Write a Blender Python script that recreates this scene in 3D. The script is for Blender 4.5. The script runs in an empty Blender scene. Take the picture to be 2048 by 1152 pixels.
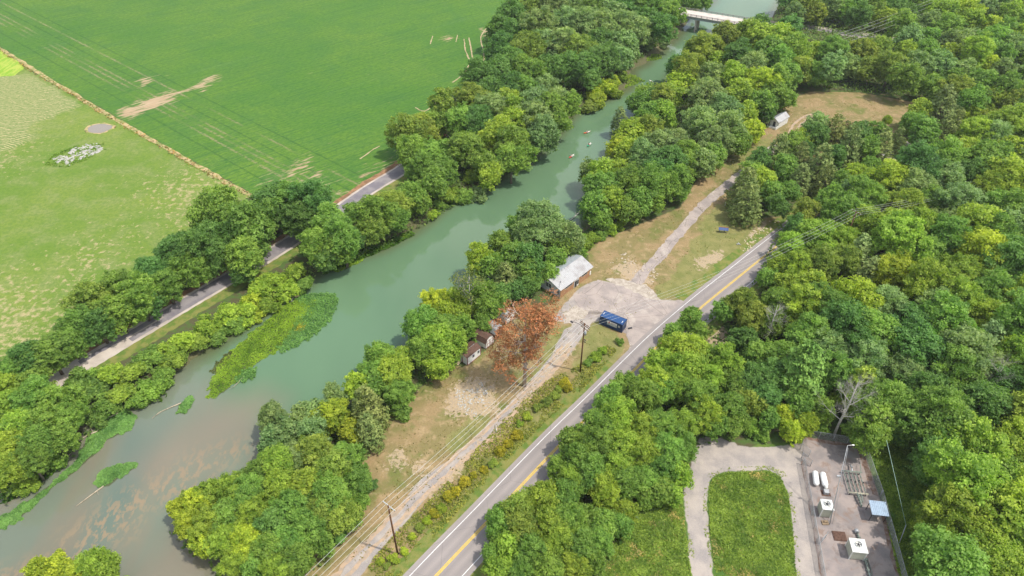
import bpy, bmesh, math, random
import numpy as np
from mathutils import Vector, Matrix
# ---------------------------------------------------------------- camera, world, sun, exposure
sc = bpy.context.scene
F_PX, PITCH, CAM_H = 1400.0, math.radians(40.0), 116.0
cam_d = bpy.data.cameras.new("camera"); cam = bpy.data.objects.new("camera", cam_d)
sc.collection.objects.link(cam); sc.camera = cam
cam_d.sensor_width = 36.0; cam_d.lens = 36.0 * F_PX / 2048.0
cam_d.clip_start = 1.0; cam_d.clip_end = 20000.0
cam.location = (0, 0, CAM_H); cam.rotation_euler = (math.pi / 2 - PITCH, 0, 0)
SUN_EL, SUN_AZ = math.radians(64.0), math.radians(108.0)      # azimuth clockwise from +Y
world = bpy.data.worlds.new("World"); sc.world = world; world.use_nodes = True
wn = world.node_tree; wbg = wn.nodes["Background"]
sky = wn.nodes.new("ShaderNodeTexSky"); sky.sky_type = 'NISHITA'; sky.sun_disc = False
sky.sun_elevation = SUN_EL; sky.sun_rotation = SUN_AZ; sky.air_density = 1.2; sky.dust_density = 2.5
_tc = wn.nodes.new("ShaderNodeTexCoord"); _cn = wn.nodes.new("ShaderNodeTexNoise"); _cm = wn.nodes.new("ShaderNodeMapRange"); _cx = wn.nodes.new("ShaderNodeMix"); _cx.data_type = 'RGBA'
wn.links.new(_tc.outputs["Generated"], _cn.inputs["Vector"]); _cn.inputs["Scale"].default_value = 2.6; _cn.inputs["Detail"].default_value = 6; _cn.inputs["Roughness"].default_value = 0.6
_cm.inputs[1].default_value = 0.46; _cm.inputs[2].default_value = 0.60; _cm.inputs[4].default_value = 0.9; wn.links.new(_cn.outputs["Fac"], _cm.inputs[0]); wn.links.new(_cm.outputs[0], _cx.inputs[0])
wn.links.new(sky.outputs[0], _cx.inputs[6]); _cx.inputs[7].default_value = (7.5, 7.4, 7.2, 1)          # broken white summer cloud
wn.links.new(_cx.outputs[2], wbg.inputs[0]); wbg.inputs[1].default_value = 0.15
sun_d = bpy.data.lights.new("sun", 'SUN'); sun_d.energy = 3.0; sun_d.angle = math.radians(1.2); sun_d.color = (1, 0.945, 0.855)
sun = bpy.data.objects.new("sun", sun_d); sc.collection.objects.link(sun)
sdir = Vector((math.cos(SUN_EL) * math.sin(SUN_AZ), math.cos(SUN_EL) * math.cos(SUN_AZ), math.sin(SUN_EL)))
sun.rotation_euler = (-sdir).to_track_quat('-Z', 'Y').to_euler(); sun.location = sdir * 300
sc.view_settings.view_transform = 'Standard'; sc.view_settings.look = 'None'
sc.view_settings.exposure = 0.53; sc.view_settings.gamma = 1.0
try:
    sc.cycles.use_denoising = True; sc.cycles.max_bounces = 5; sc.cycles.diffuse_bounces = 3
    sc.cycles.glossy_bounces = 2; sc.cycles.transmission_bounces = 3; sc.cycles.transparent_max_bounces = 4
    sc.cycles.use_adaptive_sampling = True; sc.cycles.adaptive_threshold = 0.015
except Exception: pass

R = random.Random(7); NR = np.random.default_rng(11)
CP, SP = math.cos(PITCH), math.sin(PITCH)
def at(x, y, z=0.0):
    """world point at height z seen at photo pixel (x, y)"""
    u = (x - 1024) / F_PX; v = (576 - y) / F_PX
    dy = CP + v * SP; dz = -SP + v * CP
    t = (z - CAM_H) / dz
    return Vector((u * t, dy * t, z))
def ppm(p):
    """photo pixels per metre at world point p"""
    return F_PX / (p[1] * CP - (p[2] - CAM_H) * SP)
def wpoly(s, z=0.0):
    return [at(*map(float, q.split(',')), z) for q in s.split()]

# ---------------------------------------------------------------- scene helpers
COL = sc.collection
def tag(o, label=None, cat=None, group=None, kind=None):
    if label: o['label'] = label
    if cat: o['category'] = cat
    if group: o['group'] = group
    if kind: o['kind'] = kind
    return o
def empty(name, loc=(0, 0, 0), rz=0.0):
    o = bpy.data.objects.new(name, None); COL.objects.link(o); o.location = loc; o.rotation_euler = (0, 0, rz)
    o.empty_display_size = 0.3
    return o
def link(name, me, parent=None, loc=None):
    o = bpy.data.objects.new(name, me); COL.objects.link(o)
    if parent is not None: o.parent = parent
    if loc is not None: o.location = loc
    return o
class MB:
    """collects boxes, bars, tubes; build() links them as one mesh object"""
    def __init__(s): s.v = []; s.f = []; s.sm = []
    def add(s, vs, fs, smooth=False):
        n = len(s.v); s.v += [tuple(q) for q in vs]; s.f += [tuple(i + n for i in f) for f in fs]; s.sm += [smooth] * len(fs); return s
    def box(s, c, d, rz=0.0, m=None):
        x, y, z = d[0] / 2, d[1] / 2, d[2] / 2
        vs = [Vector((a * x, b * y, e * z)) for e in (-1, 1) for b in (-1, 1) for a in (-1, 1)]
        M = m if m is not None else Matrix.Rotation(rz, 3, 'Z')
        vs = [M @ q + Vector(c) for q in vs]
        return s.add(vs, [(0, 2, 3, 1), (4, 5, 7, 6), (0, 1, 5, 4), (2, 6, 7, 3), (0, 4, 6, 2), (1, 3, 7, 5)])
    def tube(s, pts, r, n=6, cap=True, smooth=True):
        pts = [Vector(p) for p in pts]; rs = r if isinstance(r, (list, tuple)) else [r] * len(pts)
        vs = []; fs = []; prev = None
        for i, p in enumerate(pts):
            d = (pts[min(i + 1, len(pts) - 1)] - pts[max(i - 1, 0)]).normalized()
            a = prev if prev is not None else (Vector((1, 0, 0)) if abs(d.z) > 0.8 else Vector((0, 0, 1)))
            a = (a - d * a.dot(d))
            if a.length < 1e-4: a = Vector((0, 1, 0)); a = a - d * a.dot(d)
            a.normalize(); b = d.cross(a); prev = a
            for k in range(n):
                t = 2 * math.pi * k / n; vs.append(p + (a * math.cos(t) + b * math.sin(t)) * rs[i])
        for i in range(len(pts) - 1):
            for k in range(n):
                k2 = (k + 1) % n; fs.append((i * n + k, i * n + k2, (i + 1) * n + k2, (i + 1) * n + k))
        if cap: fs.append(tuple(range(n - 1, -1, -1))); fs.append(tuple((len(pts) - 1) * n + k for k in range(n)))
        return s.add(vs, fs, smooth)
    def bar(s, a, b, w, h=None):
        a = Vector(a); b = Vector(b); d = (b - a); L = d.length; d.normalize(); h = h or w
        side = d.cross(Vector((0, 0, 1))); side = side.normalized() if side.length > 1e-3 else Vector((1, 0, 0)); up = side.cross(d)
        M = Matrix((side, d, up)).transposed()
        return s.box((a + b) / 2, (w, L, h), m=M)
    def prism(s, prof, y0, y1, axis='y'):
        """profile [(x, z)] extruded along y"""
        n = len(prof)
        vs = [(p[0], y0, p[1]) for p in prof] + [(p[0], y1, p[1]) for p in prof]
        fs = [tuple(range(n)), tuple(range(2 * n - 1, n - 1, -1))] + [(i, i + n, (i + 1) % n + n, (i + 1) % n) for i in range(n)]
        return s.add(vs, fs)
    def build(s, name, mat, parent=None, loc=None):
        me = bpy.data.meshes.new(name); me.from_pydata(s.v, [], s.f); me.polygons.foreach_set("use_smooth", s.sm)
        me.materials.append(mat); me.update()
        bm = bmesh.new(); bm.from_mesh(me); bmesh.ops.recalc_face_normals(bm, faces=bm.faces); bm.to_mesh(me); bm.free()
        return link(name, me, parent, loc)

# ---------------------------------------------------------------- materials
class NT:
    def __init__(s, name, rough=0.8, spec=0.3, metal=0.0):
        s.m = bpy.data.materials.new(name); s.m.use_nodes = True; s.t = s.m.node_tree
        s.p = s.t.nodes["Principled BSDF"]; s.p.inputs["Roughness"].default_value = rough
        s.p.inputs["Specular IOR Level"].default_value = spec; s.p.inputs["Metallic"].default_value = metal
        s._pos = None
    def n(s, typ, **kw):
        nd = s.t.nodes.new(typ)
        for k, v in kw.items(): setattr(nd, k, v)
        return nd
    def put(s, sock, v):
        if hasattr(v, 'is_output') or isinstance(v, bpy.types.NodeSocket): s.t.links.new(v, sock)
        elif isinstance(v, (tuple, list)) and len(v) == 3 and sock.type == 'RGBA': sock.default_value = (*v, 1)
        else: sock.default_value = v
    def pos(s):
        if s._pos is None: s._pos = s.n("ShaderNodeNewGeometry").outputs["Position"]
        return s._pos
    def obj(s): return s.n("ShaderNodeTexCoord").outputs["Object"]
    def mapv(s, vec, scale=(1, 1, 1), rot=0.0, loc=(0, 0, 0)):
        m = s.n("ShaderNodeMapping"); s.t.links.new(vec, m.inputs[0]); m.inputs["Location"].default_value = loc
        m.inputs["Scale"].default_value = scale; m.inputs["Rotation"].default_value = (0, 0, rot); return m.outputs[0]
    def noise(s, scale, detail=3, vec=None, rough=0.55, dist=0.0):
        x = s.n("ShaderNodeTexNoise"); s.t.links.new(vec if vec is not None else s.pos(), x.inputs["Vector"])
        x.inputs["Scale"].default_value = scale; x.inputs["Detail"].default_value = detail
        x.inputs["Roughness"].default_value = rough; x.inputs["Distortion"].default_value = dist; return x.outputs["Fac"]
    def math(s, op, a, b=0.0, c=None, clamp=False):
        x = s.n("ShaderNodeMath", operation=op, use_clamp=clamp); s.put(x.inputs[0], a); s.put(x.inputs[1], b)
        if c is not None: s.put(x.inputs[2], c)
        return x.outputs[0]
    def ramp(s, v, lo, hi, a=0.0, b=1.0):
        x = s.n("ShaderNodeMapRange", interpolation_type='SMOOTHSTEP'); s.put(x.inputs[0], v)
        x.inputs[1].default_value = lo; x.inputs[2].default_value = hi; x.inputs[3].default_value = a; x.inputs[4].default_value = b
        return x.outputs[0]
    def mix(s, f, a, b, mode='MIX'):
        x = s.n("ShaderNodeMix", data_type='RGBA', blend_type=mode); s.put(x.inputs[0], f); s.put(x.inputs[6], a); s.put(x.inputs[7], b)
        return x.outputs[2]
    def attr(s, name):
        x = s.n("ShaderNodeAttribute", attribute_name=name); return x.outputs["Fac"]
    def base(s, v): s.put(s.p.inputs["Base Color"], v); return s
    def bump(s, h, strength=0.4, dist=0.1):
        b = s.n("ShaderNodeBump"); b.inputs["Strength"].default_value = strength; b.inputs["Distance"].default_value = dist
        s.put(b.inputs["Height"], h); s.t.links.new(b.outputs[0], s.p.inputs["Normal"]); return s
def paint(name, col, rough=0.6, spec=0.3, metal=0.0, wear=0.25, scale=1.3, col2=None):
    m = NT(name, rough, spec, metal); o = m.obj()
    n1 = m.noise(scale, 5, o); n2 = m.noise(scale * 7, 4, o)
    c2 = col2 or tuple(c * (1 - wear) for c in col)
    c = m.mix(m.ramp(n1, 0.42, 0.68), col, c2)
    c = m.mix(m.ramp(n2, 0.35, 0.8, 0, 0.5), c, tuple(x * (1 - wear * 0.6) for x in c2))
    m.base(c); return m.m
M_BARK = paint("bark", (0.20, 0.165, 0.125), 0.9, 0.1, wear=0.5, scale=3)
M_DEAD = paint("dead_wood", (0.50, 0.47, 0.42), 0.85, 0.1, wear=0.35, scale=3)
M_POLE = paint("creosoted_wood", (0.15, 0.075, 0.04), 0.85, 0.15, wear=0.4, scale=2)
M_LOG = paint("driftwood", (0.48, 0.40, 0.29), 0.85, 0.15, wear=0.4, scale=2)
M_WHITE = paint("white_siding", (0.74, 0.73, 0.70), 0.6, 0.3, wear=0.12)
M_SIDING = paint("grey_siding", (0.44, 0.47, 0.48), 0.6, 0.3, wear=0.2)
M_DARK = paint("dark_metal", (0.035, 0.035, 0.04), 0.5, 0.4)
M_GLASS = paint("window_glass", (0.05, 0.065, 0.075), 0.12, 0.6)
M_GALV = paint("galvanised", (0.42, 0.43, 0.44), 0.5, 0.5, 0.3)
M_WIRE = paint("weathered_cable", (0.55, 0.56, 0.52), 0.5, 0.4)
M_TRIM = paint("maroon_trim", (0.20, 0.03, 0.035), 0.6)
M_SHINGLE = paint("brown_shingle", (0.135, 0.080, 0.060), 0.9, 0.1, wear=0.4, scale=4)
M_WOOD = paint("raw_lumber", (0.55, 0.45, 0.30), 0.8, 0.1)
M_TANK = paint("tank_paint", (0.82, 0.82, 0.80), 0.35, 0.5, wear=0.1)
M_PIPE = paint("olive_pipe", (0.22, 0.26, 0.22), 0.5, 0.4, wear=0.4)
M_CONC = paint("concrete", (0.40, 0.37, 0.33), 0.9, 0.1, wear=0.3)

def leaf_mat(name, transl=0.50, spec=0.25, fixed=None):
    m = NT(name, 0.55, spec); oi = m.n("ShaderNodeObjectInfo")
    c = fixed if fixed else oi.outputs["Color"]; t = m.attr("tint")
    big = m.noise(0.35, 2)
    t2 = m.math('ADD', t, m.ramp(big, 0.3, 0.7, -0.16, 0.16))
    dark = m.mix(1.0, c, (0.52, 0.62, 0.46), 'MULTIPLY'); lite = m.mix(1.0, c, (1.62, 1.42, 1.15), 'MULTIPLY')
    col = m.mix(m.ramp(t2, 0.0, 1.0), dark, lite)
    m.base(col); tr = m.n("ShaderNodeBsdfTranslucent"); m.put(tr.inputs[0], m.mix(1.0, col, (1.15, 1.25, 0.6), 'MULTIPLY'))
    mx = m.n("ShaderNodeMixShader"); mx.inputs[0].default_value = transl
    m.t.links.new(m.p.outputs[0], mx.inputs[1]); m.t.links.new(tr.outputs[0], mx.inputs[2])
    m.t.links.new(mx.outputs[0], m.t.nodes["Material Output"].inputs[0]); return m.m
M_LEAF = leaf_mat("leaves")
M_NEEDLE = leaf_mat("needles", 0.12, 0.15)

# ---------------------------------------------------------------- terrain
def sdist(P, poly):
    """signed distance of points P (n,2) to polygon, positive inside"""
    q = np.array([(p[0], p[1]) for p in poly]); n = len(q); d2 = np.full(len(P), 1e18); ins = np.zeros(len(P), bool)
    for i in range(n):
        a = q[i]; b = q[(i + 1) % n]; e = b - a; w = P - a
        t = np.clip((w @ e) / max(e @ e, 1e-9), 0, 1); dd = w - t[:, None] * e
        d2 = np.minimum(d2, (dd ** 2).sum(1))
        c = (a[1] > P[:, 1]) != (b[1] > P[:, 1])
        if abs(e[1]) > 1e-9: ins ^= c & (P[:, 0] < e[0] * (P[:, 1] - a[1]) / e[1] + a[0])
    return np.where(ins, 1, -1) * np.sqrt(d2)
WZ = -1.5
RIVER = wpoly("-120,1100 -40,1025 0,1000 60,965 110,930 150,895 168,862 205,836 262,806 322,776 382,722 442,680 500,638 560,597 598,570 625,548 655,528 700,513 760,495 812,468 850,442 880,415 905,398 960,376 1000,350 1040,325 1080,300 1112,268 1135,240 1150,225 1190,205 1225,192 1255,178 1262,160 1262,140 1290,128 1296,118 1318,108 1345,82 1362,62 1384,30 1420,8 1440,-20 1450,-60 1460,-140 1640,-140 1600,-60 1570,-10 1550,22 1530,55 1450,95 1390,118 1348,150 1336,178 1296,205 1272,228 1262,250 1245,262 1240,292 1226,322 1205,340 1185,372 1192,402 1185,440 1160,465 1120,482 1060,510 1010,545 960,580 915,612 880,650 840,690 800,722 760,752 720,790 680,815 620,850 575,885 548,925 510,975 470,1020 455,1060 450,1100 450,1200 300,1192 180,1182 80,1178 -20,1200 -140,1230", WZ)
def vnoise(P, s, seed=0):
    """smooth value noise"""
    g = np.random.default_rng(seed).random((256, 256)); x = P[:, 0] * s + 1000.3; y = P[:, 1] * s + 1000.7
    xi = np.floor(x).astype(int); yi = np.floor(y).astype(int); fx = x - xi; fy = y - yi
    fx = fx * fx * (3 - 2 * fx); fy = fy * fy * (3 - 2 * fy)
    G = lambda a, b: g[a % 256, b % 256]
    return (G(xi, yi) * (1 - fx) + G(xi + 1, yi) * fx) * (1 - fy) + (G(xi, yi + 1) * (1 - fx) + G(xi + 1, yi + 1) * fx) * fy
def terrain_z(P):
    d = -sdist(P, RIVER) + (vnoise(P, 0.35, 1) - 0.5) * 1.6 + (vnoise(P, 1.1, 2) - 0.5) * 0.7   # + outside
    out = np.clip(d / 3.6, 0, 1); out = out * out * (3 - 2 * out)
    return np.where(d > 0, WZ + (-WZ) * out, WZ + np.clip(d * 0.45, -1.8, 0))
def gz(x, y):
    return float(terrain_z(np.array([[x, y]]))[0])
def axis(lo, hi, step, far):
    a = list(np.arange(lo, hi + 1e-6, step)); s = step
    while a[-1] < far: s *= 1.5; a.append(a[-1] + s)
    s = step
    while a[0] > -far: s *= 1.5; a.insert(0, a[0] - s)
    return np.array(a)
def grid_mesh(name, X, Y, zf, mat, attrs=None):
    gx, gy = np.meshgrid(X, Y); P = np.stack([gx.ravel(), gy.ravel()], 1); z = zf(P); nx, ny = len(X), len(Y)
    me = bpy.data.meshes.new(name); me.vertices.add(len(P)); me.vertices.foreach_set("co", np.column_stack([P, z]).ravel())
    i = (np.arange(ny - 1)[:, None] * nx + np.arange(nx - 1)[None]).ravel()
    q = np.stack([i, i + 1, i + 1 + nx, i + nx], 1); me.loops.add(q.size); me.loops.foreach_set("vertex_index", q.ravel().astype(np.int32))
    me.polygons.add(len(q)); me.polygons.foreach_set("loop_start", np.arange(len(q), dtype=np.int32) * 4)
    me.polygons.foreach_set("use_smooth", np.ones(len(q), bool)); me.materials.append(mat)
    for k, f in (attrs or {}).items():
        a = me.attributes.new(k, 'FLOAT', 'POINT'); a.data.foreach_set("value", f(P, z).astype(np.float32))
    me.update(); me.validate(); return link(name, me)

def mask(polys, soft):
    ps = [wpoly(p) for p in polys]
    def f(P, z):
        d = np.full(len(P), -1e9)
        for p in ps: d = np.maximum(d, sdist(P, p))
        return np.clip(0.5 + d / soft, 0, 1)
    return f
DRY = ["600,1240 610,1130 670,1060 715,985 722,930 745,880 775,840 805,800 855,765 885,725 925,735 985,690 1010,650 1060,620 1110,605 1180,540 1172,490 1230,470 1300,440 1360,415 1400,350 1450,300 1530,255 1580,200 1620,183 1720,185 1830,205 1845,250 1780,290 1700,300 1600,330 1520,390 1480,440 1590,430 1600,450 1540,478 1380,602 1270,700 1000,960 800,1180 740,1260"]
MEADOW = ["1180,1260 1215,1100 1290,1010 1390,960 1430,900 1600,880 1640,1260", "1725,880 1860,870 1850,1260 1790,1260 1770,1050"]
GRAVEL = ["1372,1260 1376,1060 1366,985 1385,915 1400,872 1440,876 1480,890 1525,896 1612,884 1640,980 1680,1240 1592,1260 1585,1050 1575,985 1560,953 1535,940 1450,943 1422,955 1414,990 1418,1060 1436,1260",
          "1105,640 1125,612 1160,575 1190,560 1235,565 1262,560 1300,575 1320,600 1395,600 1262,692 1255,665 1200,640 1160,650",
          "640,1240 690,1130 765,1050 800,1010 840,960 905,915 975,848 1040,785 1100,715 1128,660 1165,640 1185,645 1140,710 1095,760 1050,795 1000,850 930,920 860,985 820,1035 760,1100 700,1180"]
DULL = ["1300,592 1345,540 1385,480 1420,425 1455,400 1500,440 1540,470 1480,525 1380,600", "1085,700 1110,650 1150,650 1160,680 1120,730 1070,780 1050,770", "1190,640 1240,665 1250,700 1190,770 1140,800 1150,730", "905,860 960,820 985,800 1010,815 960,870 900,920", "1090,780 1180,790 1090,880 1000,960 900,1060 860,1060 960,950", "1440,330 1540,270 1560,300 1480,350"]
DIRT = ["888,830 905,770 950,750 985,775 1000,820 960,835", "780,930 785,900 805,900 805,938", "822,940 850,915 856,935 835,950", "1225,535 1262,520 1300,545 1305,570 1262,566",
        "1500,470 1530,440 1545,460 1510,490", "1390,520 1440,500 1450,520 1400,540", "1400,650 1450,655 1455,700 1415,700", "1750,335 1800,290 1880,262 1950,250 1940,275 1860,310 1790,330 1750,345",
        "1560,340 1600,290 1610,235 1640,225 1600,270", "1310,95 1330,88 1325,105", "985,868 1040,800 1095,735 1130,690 1150,690 1110,745 1050,812 1000,872", "860,985 960,885 985,862 990,872 900,965 865,1000"]
gm = NT("ground_cover", 0.95, 0.1)
n_f, n_m, n_c = gm.noise(2.2, 5), gm.noise(0.45, 4), gm.noise(0.11, 3)
def att(name, k=0.9, n=None):
    return gm.ramp(gm.math('ADD', gm.attr(name), gm.math('MULTIPLY', gm.math('SUBTRACT', n or n_m, 0.5), k)), 0.42, 0.6)
c = gm.mix(gm.ramp(n_m, 0.4, 0.62), (0.085, 0.080, 0.040), (0.070, 0.120, 0.030))
dry = gm.mix(gm.ramp(n_c, 0.42, 0.58), (0.285, 0.205, 0.105), (0.200, 0.170, 0.070))
dry = gm.mix(gm.ramp(n_m, 0.48, 0.70, 0, 0.8), dry, (0.36, 0.265, 0.145))
dry = gm.mix(gm.ramp(gm.noise(0.16, 6), 0.50, 0.66, 0, 0.85), dry, (0.120, 0.150, 0.036))
dry = gm.mix(gm.ramp(gm.noise(0.5, 6, dist=.5), 0.60, 0.72, 0, 0.6), dry, (0.40, 0.30, 0.18))
dry = gm.mix(gm.ramp(n_f, 0.35, 0.75, 0, 0.5), dry, (0.17, 0.13, 0.06))
dull = gm.mix(gm.ramp(gm.noise(0.4, 6, None, .65), .38, .62), (0.150, 0.165, 0.050), (0.215, 0.205, 0.075))
dry = gm.mix(gm.math("MULTIPLY", att("dull", 1.6, gm.noise(0.2, 6, None, .65)), 0.9), dry, dull)
c = gm.mix(att("dry", 0.5), c, dry)
mead = gm.mix(gm.ramp(n_m, 0.35, 0.65), (0.060, 0.120, 0.022), (0.115, 0.165, 0.035))
c = gm.mix(att("meadow", 0.6), c, mead)
grav = gm.mix(gm.ramp(gm.noise(0.3, 5), 0.35, 0.65), (0.36, 0.315, 0.275), (0.255, 0.230, 0.215))
grav = gm.mix(gm.ramp(gm.noise(6.0, 3), 0.4, 0.7, 0, 0.4), grav, (0.42, 0.37, 0.32))
c = gm.mix(att("gravel", 0.55), c, grav)
dirt = gm.mix(gm.ramp(n_f, 0.35, 0.65), (0.42, 0.315, 0.195), (0.33, 0.265, 0.195))
c = gm.mix(gm.math("MULTIPLY", att("dirt", 2.2, gm.noise(0.8, 7, rough=.68, dist=0.8)), 0.85), c, dirt)
mud = gm.mix(gm.ramp(n_f, 0.3, 0.7), (0.085, 0.090, 0.042), (0.125, 0.115, 0.060))
c = gm.mix(gm.ramp(gm.attr("bank"), 0.3, 0.7), c, mud)
gm.base(c).bump(n_f, 0.5, 0.15)
X = axis(-300, 300, 1.25, 5000); Y = axis(30, 400, 1.25, 6000)
ground = grid_mesh("ground", X, Y, terrain_z, gm.m, {"dry": mask(DRY, 3), "dull": mask(DULL, 7), "meadow": mask(MEADOW, 3), "gravel": mask(GRAVEL, 1.6), "dirt": mask(DIRT, 5),
                   "bank": lambda P, z: np.clip(-z / 0.9, 0, 1)})
tag(ground, kind='structure')
# ---------------------------------------------------------------- water
wm = NT("river_water", 0.06, 0.9); wm.p.inputs["IOR"].default_value = 1.33
rot = math.radians(-48)
flow = wm.mapv(wm.pos(), (1.0, 0.32, 1), rot)
deep = wm.mix(wm.ramp(wm.noise(0.03, 3, flow), 0.35, 0.65), (0.090, 0.158, 0.086), (0.110, 0.190, 0.104))
shal = wm.mix(wm.ramp(wm.noise(0.07, 3, flow), 0.40, 0.62), (0.135, 0.160, 0.115), (0.165, 0.150, 0.105))
shal = wm.mix(wm.ramp(wm.noise(0.05, 2, flow, 0.5), 0.50, 0.75), shal, (0.105, 0.145, 0.115))
weed = wm.noise(0.75, 7, wm.mapv(wm.pos(), (1.0, 0.55, 1), rot), 0.68, 0.3)
patch = wm.ramp(wm.attr("weed"), 0.1, 0.9)
shal = wm.mix(wm.math('MULTIPLY', wm.ramp(weed, 0.48, 0.56), patch), shal, (0.235, 0.180, 0.110))
edge = wm.mix(wm.ramp(wm.attr("edge"), 0.0, 1.0), (0.092, 0.110, 0.050), deep)  # olive near the banks is the trees' reflection painted into the water colour
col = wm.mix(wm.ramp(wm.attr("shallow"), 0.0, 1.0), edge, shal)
col = wm.mix(wm.ramp(wm.attr("brown"), 0.0, 1.0, 0, 0.6), col, (0.200, 0.160, 0.115))
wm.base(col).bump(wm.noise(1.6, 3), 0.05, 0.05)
def sh(P, z):
    a = at(430, 770, WZ); b = at(700, 880, WZ); d = (b - a); nrm = Vector((-d.y, d.x, 0)).normalized()   # line across the river
    if nrm.y > 0: nrm = -nrm
    s = (P[:, 0] - a.x) * nrm.x + (P[:, 1] - a.y) * nrm.y
    return np.clip(0.35 + (s + (vnoise(P, 0.06, 5) - .5) * 12) / 16, 0, 1)
WEEDP = ["40,1160 120,1060 220,990 300,945 380,890 460,870 520,880 430,930 350,985 290,1010 260,1060 180,1100 60,1200", "-60,1150 60,1110 120,1120 60,1210 -60,1230"]
BROWNP = ["250,930 330,860 440,800 520,770 560,790 470,870 380,920 300,960", "290,1150 340,1070 380,1100 350,1190 290,1200"]
Xw = axis(-160, 150, 1.5, 160); Yw = axis(40, 400, 1.5, 500)
water = grid_mesh("river_water", Xw, np.array([y for y in Yw if 20 < y < 620]), lambda P: np.full(len(P), WZ), wm.m,
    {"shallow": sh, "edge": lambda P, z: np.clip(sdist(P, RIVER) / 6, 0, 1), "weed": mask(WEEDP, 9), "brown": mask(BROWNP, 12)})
tag(water, kind='structure')

# ---------------------------------------------------------------- flat sheets: fields, roads, yard
def ragged(poly, amp, step=2.0, seed=0, closed=True):
    rr = random.Random(seed); out = []; n = len(poly)
    for i in range(n if closed else n - 1):
        a = poly[i]; b = poly[(i + 1) % n]; L = (b - a).length; k = max(1, int(min(L, 400) / step))
        for j in range(k):
            p = a.lerp(b, j / k); out.append(Vector((p.x + rr.uniform(-amp, amp), p.y + rr.uniform(-amp, amp), p.z)))
    return out
def sheet(name, poly, z, mat, amp=0.0, step=2.0, seed=0, kind='structure'):
    ps = [Vector((p[0], p[1], z)) for p in poly]
    if amp: ps = ragged(ps, amp, step, seed)
    me = bpy.data.meshes.new(name); bm = bmesh.new(); vs = [bm.verts.new(p) for p in ps]; f = bm.faces.new(vs)
    bmesh.ops.triangulate(bm, faces=[f]); bm.normal_update()
    for f in bm.faces:
        if f.normal.z < 0: f.normal_flip()
    bm.to_mesh(me); bm.free(); me.materials.append(mat); o = link(name, me)
    if kind: o['kind'] = kind
    return o
def smooth_line(pts, k=8):
    P = [Vector((p[0], p[1], 0)) for p in pts]; P = [P[0] * 2 - P[1]] + P + [P[-1] * 2 - P[-2]]; out = []
    for i in range(1, len(P) - 2):
        for j in range(k):
            t = j / k; a, b, c_, d = P[i - 1:i + 3]
            out.append(0.5 * ((2 * b) + (c_ - a) * t + (2 * a - 5 * b + 4 * c_ - d) * t * t + (3 * b - a - 3 * c_ + d) * t ** 3))
    out.append(P[-2]); return out
def offset(line, d):
    o = []
    for i, p in enumerate(line):
        t = (line[min(i + 1, len(line) - 1)] - line[max(i - 1, 0)]).normalized(); n = Vector((t.y, -t.x, 0)); o.append(p + n * d)
    return o
def strip(name, line, d0, d1, z, mat, jit=0.0, seed=1, parent=None):
    rr = random.Random(seed); A = offset(line, d0); B = offset(line, d1)
    if jit: A = [p + Vector((rr.uniform(-jit, jit), rr.uniform(-jit, jit), 0)) for p in A]; B = [p + Vector((rr.uniform(-jit, jit), rr.uniform(-jit, jit), 0)) for p in B]
    m = MB(); vs = []
    for a, b in zip(A, B): vs += [(a.x, a.y, z), (b.x, b.y, z)]
    m.add(vs, [(2 * i, 2 * i + 1, 2 * i + 3, 2 * i + 2) for i in range(len(line) - 1)])
    o = m.build(name, mat, parent)
    me = o.data
    if me.polygons[0].normal.z < 0: me.flip_normals()
    if parent is None: o['kind'] = 'structure'
    return o
# crop field
fm = NT("soy_rows", 0.85, 0.15); rang = math.radians(0)
row_dir = (at(1000, 60) - at(560, 190)); ra = math.atan2(row_dir.y, row_dir.x)
rv = fm.mapv(fm.pos(), (0.02, 1.0, 1), -ra)
rv = fm.n("ShaderNodeVectorRotate", rotation_type='Z_AXIS'); fm.put(rv.inputs["Vector"], fm.pos()); rv.inputs["Angle"].default_value = -ra
rvec = fm.mapv(rv.outputs[0], (0.025, 1.0, 1))
rows = fm.noise(1.1, 3, rvec); rows2 = fm.noise(0.28, 4, rvec); big = fm.noise(0.018, 3); mid = fm.noise(0.09, 4)
c = fm.mix(fm.ramp(big, 0.35, 0.65), (0.080, 0.178, 0.020), (0.120, 0.212, 0.024))
c = fm.mix(fm.ramp(mid, 0.4, 0.7, 0, 0.6), c, (0.068, 0.160, 0.030))
c = fm.mix(fm.ramp(rows, 0.34, 0.56, 0.55, 0), c, (0.040, 0.115, 0.026))
c = fm.mix(fm.ramp(rows2, 0.60, 0.74, 0, 0.6), c, (0.110, 0.205, 0.050))
c = fm.mix(fm.ramp(fm.noise(1.3, 6, fm.mapv(rv.outputs[0], (0.45, 1, 1)), .75), 0.36, 0.66, 0, 0.75), c, (0.030, 0.100, 0.018))
c = fm.mix(fm.ramp(fm.noise(0.6, 6, None, .75), 0.55, 0.75, 0, 0.5), c, (0.115, 0.200, 0.040))
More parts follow.
